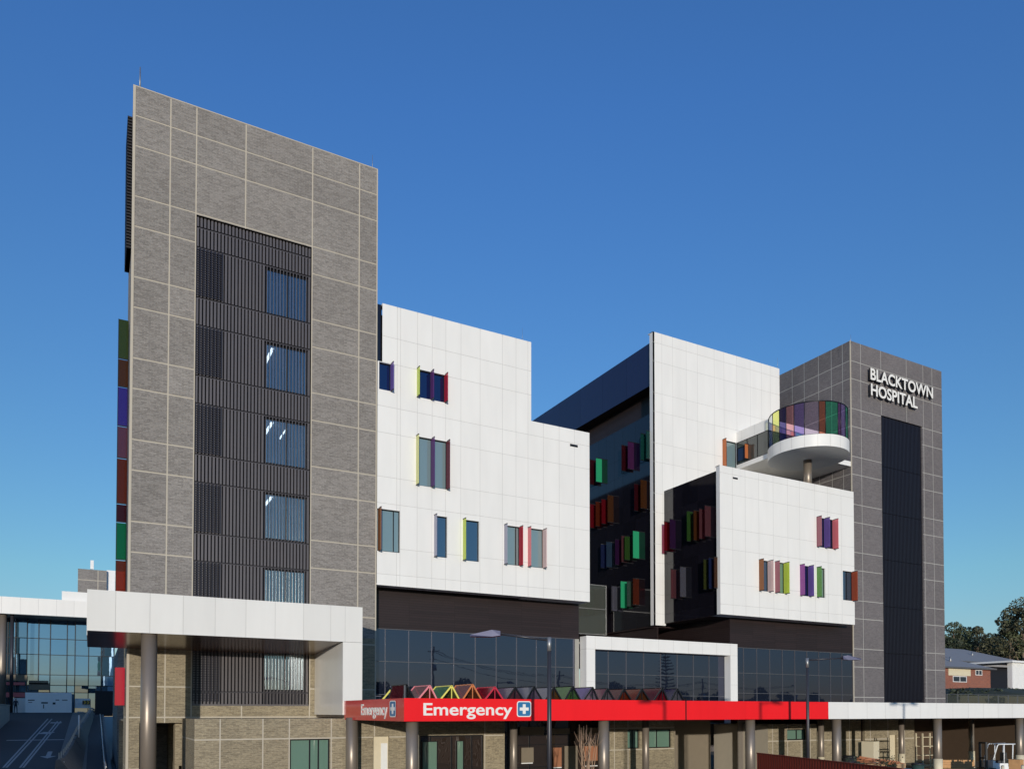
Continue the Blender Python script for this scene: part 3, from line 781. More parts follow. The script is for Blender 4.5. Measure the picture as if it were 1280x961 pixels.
# ================================================================= LEFT WHITE CANOPY
YC = 37.5
CF = Face('S', YC)
cx0, cx1 = CF.px(108.7, 760)[0], CF.px(453, 800)[0]
cz1, cz0 = CF.px(300, 748.6)[1], CF.px(300, 796)[1]
lx0 = CF.px(428.5, 840)[0]; legz = CF.px(435, 893)[1]
cj = [CF.px(p, 770)[0] for p in (144.5, 187.5, 229, 269, 307.5, 344, 379.5, 413.5, 431.5)]
can = thing('entrance_canopy', 'long white panelled canopy with a right-hand leg in front of the left tower', 'canopy')
mb = MB()
clad(mb, CF, cx0, cx1, cz0, cz1, cj, (), (), gap=.009, back=.01, reveal=0)
clad(mb, CF, lx0, cx1, legz, cz0-.012, (), (), (), gap=.009, back=.01, reveal=0)
WC = Face('W', cx0)
mb.box(cx0, cx0+.02, YC+.02, 42.98, cz0-.2, cz1-.01)
mb.box(cx0, cx1, YC+.02, 42.98, cz1-.05, cz1-.003)
mb.box(cx1-.02, cx1, YC+.02, 42.98, legz, cz1-.01)
mb.build('fascia', [WHITEG, JOINT], can)
mb = MB(); mb.face([(lx0, YC+.01, legz), (lx0, 42.98, legz), (lx0, 42.98, cz0-.26), (lx0, YC+.01, cz0-.03)]); mb.box(lx0+.01, cx1-.03, 42.9, 42.97, legz, cz0)
mb.build('leg', [WHITEG], can)
mb = MB(); zs = cz0-.30
mb.face([(cx0, YC, cz0), (cx0, 42.98, zs), (cx1-.02, 42.98, zs), (cx1-.02, YC, cz0)])
mb.build('soffit', [SOFFB], can)
def column(px, Y, r, z0, z1, par, seg=28, slv=None, name='column'):
    p = at(px, 900, Y=Y)
    mb = MB(); mb.tube([(p.x, p.y, z0), (p.x, p.y, z1)], r, seg)
    o = mb.build(name, COLM, par)
    if slv:
        s = MB(); s.tube([(p.x, p.y, z0), (p.x, p.y, z0+1.25)], r+.025, seg); s.build('sleeve', CREAMP, o)
    return o
column(185.5, YC+.45, .33, 0, cz0, can)

# ================================================================= EMERGENCY CANOPY
YE = 29.15
EF = Face('S', YE)
ex0 = EF.px(505, 885)[0]; ex1 = EF.px(1035.5, 885)[0]; ex2 = 66.0
ez1 = EF.px(505, 872)[1]; ez0 = EF.px(505, 901.2)[1]
ecan = thing('emergency_canopy', 'long low canopy with red Emergency fascia turning white at its right end', 'canopy')
mb = MB()
clad(mb, EF, ex0, ex1-.004, ez0, ez1, [ex0+(ex1-ex0)*i/8 for i in (1, 2, 3, 4, 5, 6, 7)], (), (), gap=.006, back=.008, reveal=0)
mb.build('red_fascia', [RED, RED], ecan)
mb = MB(); EW = Face('W', ex0)
clad(mb, EW, YE, YC-.02, ez0, ez1, [YE+1.1, YE+4], (), (), gap=.006, back=.008, reveal=0)
mb.build('red_fascia', [REDG, RED], ecan, 'glossy red end of the fascia')
mb = MB()
clad(mb, EF, ex1+.004, ex2, ez0, ez1, [ex1+1.6*i for i in range(1, 20)], (), (), gap=.007, back=.008, reveal=0)
mb.build('white_fascia', [WHITE, JOINT], ecan)
mb = MB(); xd = EF.px(857.5, 885)[0]; EF.box(mb, xd-.04, xd+.02, ez0-.02, ez1+.12, -.02, .05); mb.build('joint_cover', FRAME, ecan)
mb = MB(); mb.box(ex0+.03, ex2, YE+.03, 43.0, ez0+.10, ez1-.12); mb.box(ex0+.02, ex2, YE+.02, YE+.16, ez0+.002, ez0+.12)
mb.box(ex0+.02, ex0+.16, YE+.16, 37, ez0+.002, ez0+.12)
mb.build('canopy_roof', SOFFIT, ecan)
for px in (515, 754.5, 937.5, 1045.5, 1171.5, 1274): column(px, YE+.55, .25, 0, ez0+.11, ecan, slv=px > 1000 and px != 1045.5)
for px in (642, 807, 1026, 1126.5, 1214): column(px, YE+5.3, .19, 0, ez0+.11, ecan, slv=px > 1000)
column(440, 36.4, .29, 0, ez0+.11, ecan)
# signs on it
s1 = thing('emergency_sign', 'white Emergency lettering with a blue cross symbol on red fascia front', 'sign')
a = EF.px(529, 877.5); b = EF.px(529, 893.3); e = EF.px(640, 890)
text_mesh('lettering', 'Emergency', (a[1]-b[1])/capf, (a[0], YE-.02, b[1]), (R(90), 0, 0), [TEXTW], .012, .011, e[0]-a[0], s1)
def rrect(mb, cx, cz, w, h, r, mk, d0, mi, n=6):
    pts = []
    for (sx_, sz_, a0) in ((1,1,0),(-1,1,90),(-1,-1,180),(1,-1,270)):
        for i in range(n+1):
            a = R(a0+90*i/n); pts.append(mk(cx+sx_*(w/2-r)+r*math.cos(a), cz+sz_*(h/2-r)+r*math.sin(a), d0))
    mb.face(pts, mi)
def emblem(fc, c0, c1, z0, z1, par, flip=1):
    cx, cz, w, h = (c0+c1)/2, (z0+z1)/2, abs(c1-c0), z1-z0
    mb = MB()
    rrect(mb, cx, cz, w, h, w*.16, lambda u, z, d: fc.pt(u, z, d), -.022, 0)
    rrect(mb, cx, cz, w*.88, h*.88, w*.12, lambda u, z, d: fc.pt(u, z, d), -.027, 1)
    fc.box(mb, cx-w*.31, cx+w*.31, cz-h*.10, cz+h*.10, -.040, -.030, 0)
    fc.box(mb, cx-w*.10, cx+w*.10, cz+h*.10, cz+h*.31, -.040, -.030, 0); fc.box(mb, cx-w*.10, cx+w*.10, cz-h*.31, cz-h*.10, -.040, -.030, 0)
    mb.build('cross_symbol', [TEXTW, BLUE], par)
a = EF.px(645.8, 875.8); b = EF.px(663.7, 885); c = EF.px(645.8, 895.5)
emblem(EF, a[0], b[0], c[1], a[1], s1)
s2 = thing('emergency_sign', 'white Emergency lettering on glossy red end of canopy beside white leg', 'sign')
yA, yB = EW.px(452, 888)[0], EW.px(484.5, 888)[0]
hh = (EF.px(529, 877.5)[1]-EF.px(529, 893.3)[1])
text_mesh('lettering', 'Emergency', hh/capf, (ex0-.02, yA, EF.px(529, 893.3)[1]), (R(90), 0, R(-90)), [TEXTW], .012, .011, abs(yA-yB), s2)
yA, yB = EW.px(487.5, 888)[0], EW.px(495.5, 888)[0]
emblem(EW, yB, yA, c[1], a[1], s2)
# coloured folded skylights
pk = [506, 534, 561.6, 590, 617, 645, 668, 691.3, 716.5, 738.5, 760, 780.5, 803, 826, 847]
lc = ['maroon', 'mauve', 'green', 'mauve', 'red', 'lilac', 'lavender', 'lavender', 'leafgreen', 'violet', 'mauve', 'maroon', 'rust', 'maroon', 'navy']
rcg = ['smoke', 'rust', 'olive', 'brown', 'maroon', 'mauve', 'lilac', 'brown', 'leafgreen', 'lavender', 'lavender', 'rust', 'brown', 'red', 'lavender']
fcn = [None, 'pink', 'yellow', 'orange', 'red'] + [None]*10
YG = 30.0
apz = at(561.6, 854.3, Y=YG).z; bz = ez1-.10
XP = [at(p, 856, Y=YG).x for p in pk]
rk = random.Random(5)
for i, x in enumerate(XP):
    hl = (x-XP[i-1])/2 if i else .12
    hr = (XP[i+1]-x)/2 if i < len(XP)-1 else hl
    fr = MB(); w = .06; ap0 = apz; apz = ap0-rk.uniform(0, .10); bx_ = x; x = x+rk.uniform(-.06, .12); hl += x-bx_; hr -= x-bx_
    for y in (YG, YG+1.7):
        fr.beam((x-hl+.03, y, bz), (x, y, apz), w); fr.beam((x+hr-.03, y, bz), (x, y, apz), w)
        if y == YG: fr.beam((x, y, bz), (x, y, apz-.05), .035)
    fr.beam((x, YG, apz), (x, YG+1.7, apz), .04)
    sk = fr.build('skylight', FRM[fcn[i]] if fcn[i] else FRAME, ecan)
    g = MB(); g.face([(x-hl, YG+.03, bz), (x, YG+.03, apz), (x, YG+1.67, apz), (x-hl, YG+1.67, bz)]); g.build('glass_pane', SM[lc[i]], sk, lc[i]+' glass pane')
    g = MB(); g.face([(x+hr, YG+.03, bz), (x, YG+.03, apz), (x, YG+1.67, apz), (x+hr, YG+1.67, bz)]); g.build('glass_pane', SM[rcg[i]], sk, rcg[i]+' glass pane')
    apz = ap0
# a small one near the corner
p = at(484, 862, Y=33.0)
fr = MB(); fr.beam((p.x-.3, 33, bz), (p.x+.15, 33, p.z), .06); fr.beam((p.x+.15, 33, bz), (p.x+.15, 33, p.z), .05)
fr.build('skylight', FRM['yellow'], ecan)
fr = MB(); p = at(505.5, 856, Y=YG-.1); fr.box(p.x-.03, p.x+.03, YG-.15, YG-.1, bz, p.z); fr.build('post', SILVER, ecan)
# railing along the right end of the canopy roof
rl = thing('roof_railing', 'dark glass railing with pale posts on top of the white fascia, right edge', 'railing')
rx0, rx1, rY = x1t2+.15 - 18, ex2, 33.5
rx0 = at(1184, 870, Y=rY).x
rzt = at(1200, 867.5, Y=rY).z
mb = MB()
x = rx0
while x < rx1: mb.box(x-.03, x+.03, rY, rY+.06, ez1-.1, rzt); x += 1.25
mb.box(rx0, rx1, rY-.01, rY+.07, rzt, rzt+.03)
mb.build('posts', SILVER, rl)
mb = MB(); mb.box(rx0, rx1, rY+.025, rY+.04, ez1-.1, rzt-.06); mb.build('glass', G_CLR, rl)

# ================================================================= EMERGENCY DEPARTMENT WALLS UNDER THE CANOPY
YD = 37.4
DF = Face('S', YD)
wtop = DF.px(300, 898)[1]
ux0 = DF.px(243, 930)[0]; uxe = DF.px(629, 930)[0]
dj = [DF.px(p, 930)[0] for p in (275, 328.5, 361.5, 414, 468, 523, 606)]
dz = [DF.px(300, 923.5)[1], DF.px(300, 923.5)[1]-2.1]
def drect(x0, x1, yt, yb=None):
    a = DF.px(x0, yt); b = DF.px(x1, yt); return (a[0], b[0], .1 if yb is None else DF.px(x0, yb)[1], a[1])
win1 = drect(362.5, 412.5, 923.5); door = drect(466.5, 486.5, 920); win2 = drect(525, 605, 919)
door = (door[0], door[1], .02, door[3])
mb = MB()
clad(mb, DF, ux0, cx1-1.0, 0, wtop, dj, dz, [win1], gap=.03, back=.012, reveal=.25)
zt_l = ez0+.09
clad(mb, DF, cx1-1.0, uxe, 0, zt_l, dj, dz, [door, win2], gap=.03, back=.012, reveal=.25)
WD = Face('W', ux0)
clad(mb, WD, YD, 42.95, 0, wtop, [YD+.5], dz, (), gap=.03, back=.012, reveal=0)
mb.box(ux0+.03, cx1, YD+.02, 42.95, wtop-.06, wtop-.005, 1)
mb.build('ground_floor_wall', [BRICKW, CREAM], hosp, 'grey brick wall of the ground floor, warm light painted in')
window(DF, *win1, glass=G_GRN, mull=(.5, .72), frame=.06)
window(DF, *win2, glass=G_DRK, mull=(.17, .5, .82), frame=.06)
window(DF, win2[0]+.15, win2[0]+1.0, .8, win2[3]-.3, glass=G_GRN, frame=.03, d=.10)
window(DF, win2[0]+2.1, win2[0]+2.5, .8, win2[3]-.3, glass=G_GRN, frame=.03, d=.10)
mb = MB(); DF.box(mb, door[0], door[1], door[2], door[3], .15, .2)
do = mb.build('door', CREAMP, hosp)
mb = MB(); DF.box(mb, door[0]+.45, door[1]-.05, door[2], door[3]-.35, .12, .148); DF.box(mb, door[1]-.2, door[1]-.1, 1.0, 1.15, .05, .118); mb.build('door_leaf', WHITEP, do)
# glazed entry bay
EN = Face('S', 39.6)
n0, n1 = uxe+.1, EN.px(760, 930)[0]
curtain(EN, n0, n1, 0, zt_l, 1.3, (.9, 2.2, 2.9), glass=G_DRK, capm=FRAME, cap=.035, name='entrance_glazing')
mb = MB(); mb.box(uxe-.02, uxe+.1, YD+.02, 39.6, 0, zt_l); mb.build('ground_floor_wall', BRICKW, hosp)
COPP = mat('copper_panel', (.35, .15, .08), .5)
for (pa, pb, ya, yb, mi) in ((650, 680, 908, 918, 0), (690, 712, 910, 917, 0), (722, 748, 909, 917, 0), (652, 667, 934, 952, 0), (692, 702, 934, 958, 1), (706, 722, 932, 961, 0), (731, 747, 932, 950, 1)):
    a_ = at(pa, ya, Y=39.5); b_ = at(pb, yb, Y=39.5); mb = MB(); mb.box(a_.x, b_.x, 39.50, 39.56, a_.z, b_.z); mb.build('wood_panel', COPP if mi else WALLB, hosp)
for (pa, pb, y_) in ((652, 666, 953.5), (692, 702, 959), (731, 747, 957), (536, 551, 958)):
    a_ = at(pa, y_, Y=39.4); b_ = at(pb, y_, Y=39.4)
    if pa > 600:
        mb = MB(); mb.box(a_.x, b_.x, 39.40, 39.46, a_.z-.03, a_.z+.03); mb.build('strip_light', WHITEP, hosp)
# brick with pale green windows
q0, q1 = DF.px(762, 930)[0], DF.px(843, 930)[0]
wz1, wz0 = DF.px(790, 911.5)[1], DF.px(790, 935)[1]
qa = (DF.px(784.5, 920)[0], DF.px(799.5, 920)[0], wz0, wz1); qb = (DF.px(811, 920)[0], DF.px(839, 920)[0], wz0, wz1)
mb = MB()
clad(mb, DF, q0, q1, 0, zt_l, [DF.px(768, 920)[0], DF.px(785, 920)[0]], [wz0-.06, wz1+.1], [qa, qb], gap=.03, back=.012, reveal=.25)
mb.build('ground_floor_wall', [BRICKW, CREAM], hosp)
window(DF, *qa, glass=G_GRN, mull=(.5,), frame=.05); window(DF, *qb, glass=G_GRN, mull=(.4,), frame=.05)
# recessed loading bay with rendered walls, sloping back
mb = MB()
mb.box(q1, q1+.1, YD+.02, 43, 0, zt_l)
q2 = at(936, 930, Y=41.5).x; q3 = at(960, 930, Y=36.2).x
mb.box(q1+.1, q3, 41.5, 41.6, 0, zt_l)
mb.build('loading_bay_wall', WALLB, hosp)
mb = MB(); a_ = at(936, 930, Y=38.8).x
x = a_
while x < q3: mb.box(x, x+.11, 38.7, 38.8, 0, zt_l); x += .16
mb.box(a_, q3, 38.81, 38.9, 0, zt_l)
mb.build('ribbed_wall', mat('taupe_ribbed', (.16, .14, .12), .6), hosp)
RF = Face('S', 36.6)
r0, r1 = RF.px(960, 930)[0], RF.px(1021, 930)[0]
rz1, rz0 = RF.px(990, 911)[1], RF.px(990, 925.2)[1]
ra = (RF.px(984, 915)[0], RF.px(1008, 915)[0], rz0+.03, rz1)
mb = MB()
clad(mb, RF, r0, r1, 0, rz1+.35, [RF.px(p, 930)[0] for p in (966, 984.5, 1001.5, 1013)], [rz0], [ra], gap=.035, back=.012, reveal=.2)
mb.box(r0, r1, 36.62, 41, rz1+.25, rz1+.34, 1); mb.box(r0, r0+.05, 36.61, 41.6, 0, rz1+.3, 1)
mb.build('ground_floor_wall', [BRICKW, CREAM], hosp)
window(RF, *ra, glass=G_GRN, mull=(.55,), frame=.07)
SF = Face('S', 40.5)
t0_, t1_ = SF.px(1022, 930)[0], SF.px(1143, 930)[0]
dr = (SF.px(1112, 915)[0], SF.px(1121, 915)[0], .02, SF.px(1112, 918)[1])
dk = (SF.px(1076, 915)[0], SF.px(1081, 915)[0], 1.5, zt_l)
mb = MB()
clad(mb, SF, t0_, t1_, 0, zt_l, [SF.px(p, 920)[0] for p in (1050, 1062, 1088, 1110, 1131)], [SF.px(1060, 924)[1]], [dr, dk], gap=.045, back=.012, reveal=.25)
mb.box(t1_-.05, t1_+.05, 40.52, 47, 0, zt_l)
mb.build('ground_floor_wall', [BRICKW, CREAM], hosp)
mb = MB(); SF.box(mb, dr[0], dr[1], dr[2], dr[3], .18, .22); mb.build('door', CREAMP, hosp)
mb = MB(); SF.box(mb, dk[0], dk[1], dk[2], dk[3], .2, .24); mb.build('window', G_DRK, hosp)
mb = MB()
mb.box(t1_+.05, ex2, 43.0, 43.1, 0, zt_l); mb.box(ex2-.1, ex2, YE+.2, 43, 0, zt_l)
mb.build('dock_wall', WALLD, hosp)
for i, (pa, pb, yt, m) in enumerate(((1183, 1194, 921, BATDB), (1196, 1203, 921, CREAMP), (1206, 1209, 921, CREAMP))):
    a_ = at(pa, yt, Y=42.95); b_ = at(pb, 930, Y=42.95); mb = MB(); mb.box(a_.x, b_.x, 42.92, 42.97, .02, a_.z); mb.build('door', m, hosp)
# undercroft below the left tower
mb = MB()
for y in (43.6, 47.3, 52.0, 56): mb.box(3.75, 4.55, y, y+.9, 0, zbr)
mb.box(3.95, 4.35, 43.6, 60, 0, 1.35); mb.box(x0t+.1, x1t, 43.3, 60, zbr, zbr+.1); mb.box(x0t+.1, x1t, 60, 60.2, 0, zbr)
mb.box(6.2, 6.3, 43, 60, 0, zbr)
mb.build('undercroft_wall', BRICKW, hosp)
lt = MB(); p = at(223, 904.8, Y=44); lt.tube([(p.x, 44, zbr-.01), (p.x, 44, zbr-.09)], .16, 14); lt.build('ceiling_lamp', LAMPE, hosp)
lt = MB(); p = at(497, 902.3, Y=31); lt.box(p.x-.3, p.x+.3, 31, 31.5, ez0+.02, ez0+.095); lt.build('ceiling_lamp', WHITEP, ecan)

# ================================================================= GROUND, RAMP ROADS
def ramp(y): return min(max(.077*(y-58), 0), EYE-.02)
def hgt(x, y):
    if x <= 1.2: return ramp(y)
    if x >= 80:
        t = min(max((y-32)/20, 0), 1); return 6.9*t*t*(3-2*t)*min((x-80)/8+.4, 1) if x < 88 else 6.9*t*t*(3-2*t)
    return 0
def strip(mb, xs_, ys_, hf, mi=0, dz=0):
    for i in range(len(xs_)-1):
        for j in range(len(ys_)-1):
            mb.face([(xs_[i], ys_[j], hf(xs_[i], ys_[j])+dz), (xs_[i+1], ys_[j], hf(xs_[i+1], ys_[j])+dz), (xs_[i+1], ys_[j+1], hf(xs_[i+1], ys_[j+1])+dz), (xs_[i], ys_[j+1], hf(xs_[i], ys_[j+1])+dz)], mi)
mb = MB()
yend = 58+(EYE-.02)/.077
strip(mb, [-900, -60, -14, 1.2, 1.25, 40, 70, 80, 84, 88, 120, 900], [-900, -100, 0, 32, 36, 40, 44, 48, 52, 58, yend, 180, 900], hgt)
g = mb.build('ground', PAVE); g['kind'] = 'structure'
def hr(x, y): return ramp(y)
mb = MB(); strip(mb, [-13, -2.2], [20, 58, yend, 112.5], hr, 0, .006); g = mb.build('road', ASPH); g['kind'] = 'structure'
mb = MB(); strip(mb, [-.35, 1.0], [20, 58, 107.9], hr, 0, .006); g = mb.build('side_lane', ASPH); g['kind'] = 'structure'
mb = MB(); strip(mb, [-60, 70], [-60, 26], lambda x, y: 0, 0, .005); g = mb.build('forecourt_road', ASPH); g['kind'] = 'structure'
def onramp(px, py):
    r = ray(px, py)
    s = (-.077*58 - EYE + 0)/(r.z - .077*r.y) if True else 0
    p = CAM + r*s
    return p
mb = MB()
def mark(p1, p2, w):
    a_, b_ = onramp(*p1), onramp(*p2); n_ = 6
    d = Vector((b_.x-a_.x, b_.y-a_.y)); d.normalize(); nx, ny = -d.y*w/2, d.x*w/2
    pts = [(a_.x+nx, a_.y+ny), (a_.x-nx, a_.y-ny), (b_.x-nx, b_.y-ny), (b_.x+nx, b_.y+ny)]
    mb.face([(x, y, ramp(y)+.014) for x, y in pts])
for (a_, b_) in (((4, 959), (60, 898)), ((8, 959), (65, 898)), ((25, 959), (72, 901)), ((29, 959), (76, 901))): mark(a_, b_, .13)
mark((8, 925), (80, 924), .5); mark((63, 903), (77, 903), 1.2); mark((54, 917), (62, 914.5), 1.0)
_a, _b2 = onramp(59, 947.5), onramp(62.8, 939); d_ = Vector((_b2.x-_a.x, _b2.y-_a.y)).normalized(); n_ = Vector((-d_.y, d_.x)); A0 = Vector((_a.x, _a.y))
def onr(u, v): q_ = A0+d_*u+n_*v; return (q_.x, q_.y, ramp(q_.y)+.016)
mb.face([onr(0, 0), onr(1.3, .55), onr(1.3, -.55)]); mb.face([onr(1.3, -.16), onr(1.3, .16), onr(4.2, .16), onr(4.2, -.16)])
g = mb.build('road_markings', PAINT); g['kind'] = 'structure'

# barrier between road and lane, posts, wall at the left
bt = thing('concrete_barrier', 'long dark concrete barrier curving up between ramp road and narrow side lane', 'barrier')
path = [(56, -2.0, -.9), (60, -1.75, -.6), (66, -1.5, -.55), (72, -1.35, -.5), (80, -1.15, -.4), (90, -.7, -.2), (98, -.35, 0), (104, -.2, .1)]
mb = MB()
for (ya, la, ra_), (yb, lb, rb_) in zip(path[:-1], path[1:]):
    n_ = 4
    for i in range(n_):
        f0, f1 = i/n_, (i+1)/n_
        def q(f): return ya+(yb-ya)*f, la+(lb-la)*f, ra_+(rb_-ra_)*f
        (y0, l0, r0_), (y1, l1, r1_) = q(f0), q(f1)
        j0, j1 = random.uniform(-.05, .05), random.uniform(-.05, .05)
        h0, h1 = ramp(y0)+1.15+j0, ramp(y1)+1.15+j1
        mb.face([(l0-.1, y0, ramp(y0)), (l1-.1, y1, ramp(y1)), (l1, y1, h1), (l0, y0, h0)])
        mb.face([(l0, y0, h0), (l1, y1, h1), (l1+.25, y1, h1), (l0+.25, y0, h0)])
        mb.face([(l0+.25, y0, h0), (l1+.25, y1, h1), (r1_, y1, ramp(y1)), (r0_, y0, ramp(y0))])
mb.face([(path[0][1]-.1, 56, 0), (path[0][1], 56, 1.15), (path[0][1]+.25, 56, 1.15), (path[0][2], 56, 0)])
mb.build('wall', CONCD, bt)
y = 57
while y < 100:
    mb = MB()
    l = [p for p in path if p[0] <= y][-1]; nx_ = [p for p in path if p[0] > y][0]; f = (y-l[0])/(nx_[0]-l[0]); x = l[1]+(nx_[1]-l[1])*f+.08
    mb.box(x-.03, x+.03, y-.03, y+.03, ramp(y)+1.1, ramp(y)+1.55); y += 1.3
    mb.build('post', STEEL, bt)
def bollard(px, yt, yb, D, lab):
    p, q = at(px, yb, D=D), at(px, yt, D=D)
    t = thing('guide_post', lab, 'post', (p.x, p.y, p.z))
    mb = MB(); mb.tube([(0,0,0), (0,0,q.z-p.z)], .055, 8); mb.build('shaft', WHITEP, t)
    mb = MB(); mb.tube([(0,0,q.z-p.z), (0,0,q.z-p.z+.05)], [.065, .03], 8); mb.build('cap', SILVER, t)
bollard(98.5, 893, 921, 56, 'tall slim white post beside the barrier, upper one'); bollard(79, 951, 975, 49, 'white post at the lower end of the barrier, cut by the frame')
hrl = thing('handrail', 'long pale handrail running up the side lane beside the left tower', 'handrail')
mb = MB()
mb.tube([(1.0-.3, y, ramp(y)+1.0) for y in (50, 58, 70, 84, 96)], .04, 8)
mb.build('rail', STEEL, hrl)
mb = MB()
for y in range(52, 96, 4): mb.tube([(.7, y, ramp(y)), (.7, y, ramp(y)+1.0)], .03, 6)
mb.build('posts', STEEL, hrl)
mb = MB(); p = at(12, 892, Y=100)
mb.box(p.x-.35, p.x, 72, 100, ramp(72)-.5, ramp(100)+1.6); mb.box(p.x-.45, p.x+.05, 71.9, 100.1, ramp(100)+1.6, ramp(100)+1.7)
tag(mb.build('boundary_wall', CONC), 'low grey concrete wall at the left edge of the ramp road', 'wall')

# ================================================================= ATRIUM BUILDING AT THE LEFT
YA = 116.0
AF = Face('S', YA)
atr = thing('atrium_building', 'far glass atrium with a thin white roof at the end of the ramp', 'building')
az1, az0 = Face('S', YA-5).px(50, 747.8)[1], Face('S', YA-5).px(50, 768.5)[1]
AFF = Face('S', YA-5)
mb = MB()
clad(mb, AFF, -25, 12, az0, az1, [-25+1.9*i for i in range(20)], (), (), gap=.012, back=.01, reveal=0)
mb.box(-25, 12, YA-4.98, YA+6, az1-.1, az1-.01)
p0, p1 = AFF.px(77, 737), AFF.px(120, 752)
mb.box(p0[0], p1[0], YA-4, YA, az1-.2, p0[1])
atw = mb.build('roof', [WHITE, JOINT], atr)
mb = MB(); mb.box(-25, 12, YA-4.98, YA+6, az0-.06, az0-.01); mb.build('soffit', SOFFIT, atr)
gx = [AF.px(p, 800)[0] for p in (-20, 10, 19.5, 34, 48.5, 63, 84, 94, 111, 127, 143)]
gz = [AF.px(60, p)[1] for p in (893, 865, 856, 843, 818, 798)] + [az0-.06]
gz[0] = EYE-.1
fr = MB(); gl = MB()
for x in gx: AF.box(fr, x-.05, x+.05, gz[0], gz[-1], -.1, .05)
for z in gz[1:-1]: AF.box(fr, gx[0], gx[-1], z-.04, z+.04, -.05, .04)
for a_, b_ in zip(gx[:-1], gx[1:]):
    for c_, e_ in zip(gz[:-1], gz[1:]):
        t = [random.uniform(-.012, .012) for _ in range(3)]
        gl.face([AF.pt(a_, c_, .03+t[0]), AF.pt(b_, c_, .03+t[1]), AF.pt(b_, e_, .03+t[2]), AF.pt(a_, e_, .03+t[0]+t[2]-t[1])])
f_ = fr.build('glass_wall', FRAME, atr); gl.build('glazing', G_ATR, f_)
mb = MB()
for (pa, pb, ya, yb, mi) in ((5, 34, 843, 851, 0), (7, 31, 852, 856, 1), (36, 62, 853, 862, 0), (7, 31, 865, 871, 1), (36, 60, 850, 855, 0)):
    a_, b_ = at(pa, ya, Y=YA-.5), at(pb, yb, Y=YA-.5); mb.box(a_.x, b_.x, YA-.5, YA-.35, a_.z, b_.z, mi)
mb.build('shopfront_band', [WALLB, mat('pink_red_sign', (.5, .12, .14), .5)], atr)
for px in (3, 15): 
    mb = MB(); p = at(px, 800, Y=YA-4); mb.tube([(p.x, YA-4, EYE-.1), (p.x, YA-4, az0)], .45 if px == 3 else .2, 18); mb.build('column', COLM if px == 3 else POLE, atr)
mb = MB(); a_, b_ = at(97.5, 711, Y=YA+4), at(133, 752, Y=YA+4)
clad(mb, Face('S', YA+4), a_.x, b_.x, b_.z-1, a_.z, [a_.x+2.4], [a_.z-1.4], (), gap=.05, back=.02, reveal=0)
mb.box(a_.x, a_.x+.1, YA+4.03, YA+12, b_.z-1, a_.z); mb.box(a_.x, b_.x, YA+4.03, YA+12, a_.z-.1, a_.z+.08)
mb.build('plant_room', [BRICK, CREAM], atr)
mb = MB(); c_ = at(133, 713, Y=YA+5); d_ = at(150, 740, Y=YA+5); mb.box(b_.x, d_.x+4, YA+4.5, YA+12, d_.z-2, c_.z); mb.build('plant_screen', WHITEP, atr)
mb = MB(); p = at(115, 711, Y=YA+6); q_ = at(115, 700, Y=YA+6); mb.box(p.x-.2, p.x+.2, YA+6, YA+6.3, p.z, q_.z); mb.build('antenna', WHITEP, atr)
# dark box for the shaded entry of the side lane, hoardings, chevron, person
def hoard(px0, px1, yt, yb, Y, lab, marks=()):
    a_, b_ = at(px0, yt, Y=Y), at(px1, yb, Y=Y)
    t = thing('hoarding_panel', lab, 'hoarding', (a_.x, Y, b_.z), group='white hoarding panels before the atrium')
    mb = MB(); mb.box(0, b_.x-a_.x, 0, .08, 0, a_.z-b_.z); mb.build('board', WHITEP, t)
    mb = MB(); mb.box(0, .07, .08, .16, 0, a_.z-b_.z); mb.box(b_.x-a_.x-.07, b_.x-a_.x, .08, .16, 0, a_.z-b_.z); mb.build('stud', TIMBER, t)
    if marks:
        mb = MB()
        for (u, v, w_, h_) in marks: mb.box(u, u+w_, -.012, -.002, v, v+h_)
        mb.build('printed_marks', BLACKP, t)
hoard(31.5, 63.5, 865, 893, 112, 'left wide white hoarding panel with small dark print', ((.3, 1.75, .7, .12), (.35, 1.5, .4, .08), (1.7, 1.4, .7, .18), (1.9, .8, .1, .5)))
hoard(63.7, 89.5, 865, 893, 112, 'right wide white hoarding panel with green mark', ((.2, 1.3, .3, .25), (.5, 1.8, .4, .1), (1.2, 1.8, .6, .1)))
hoard(12, 31, 872, 892, 113.5, 'white panel behind the standing person')
hoard(93.5, 112.5, 872.5, 884.5, 113, 'low white panel carrying the yellow chevron board')
a_, b_ = at(103, 875, Y=112.6), at(112.5, 880, Y=112.6)
t = thing('chevron_sign', 'small black board with yellow chevrons beside the barrier top', 'sign', (a_.x, 112.6, b_.z))
w_, h_ = b_.x-a_.x, a_.z-b_.z
mb = MB(); mb.box(0, w_, 0, .05, 0, h_); mb.build('board', BLACKP, t)
mb = MB()
for k in range(2):
    u = w_*(.15+.42*k)
    mb.face([(u, -.01, h_*.95), (u+w_*.16, -.01, h_*.95), (u+w_*.34, -.01, h_*.5), (u+w_*.18, -.01, h_*.5)]); mb.face([(u+w_*.18, -.01, h_*.5), (u+w_*.34, -.01, h_*.5), (u+w_*.16, -.01, h_*.05), (u, -.01, h_*.05)])
mb.build('chevrons', YELLOWP, t)
mb = MB(); a_, b_ = at(119, 863, Y=108), at(141, 880, Y=108)
mb.box(a_.x, b_.x, 108, 112, ramp(108)-.2, a_.z); tag(mb.build('shaded_entry', BATDB), 'dark box standing in for shaded entry at top of side lane', 'opening')

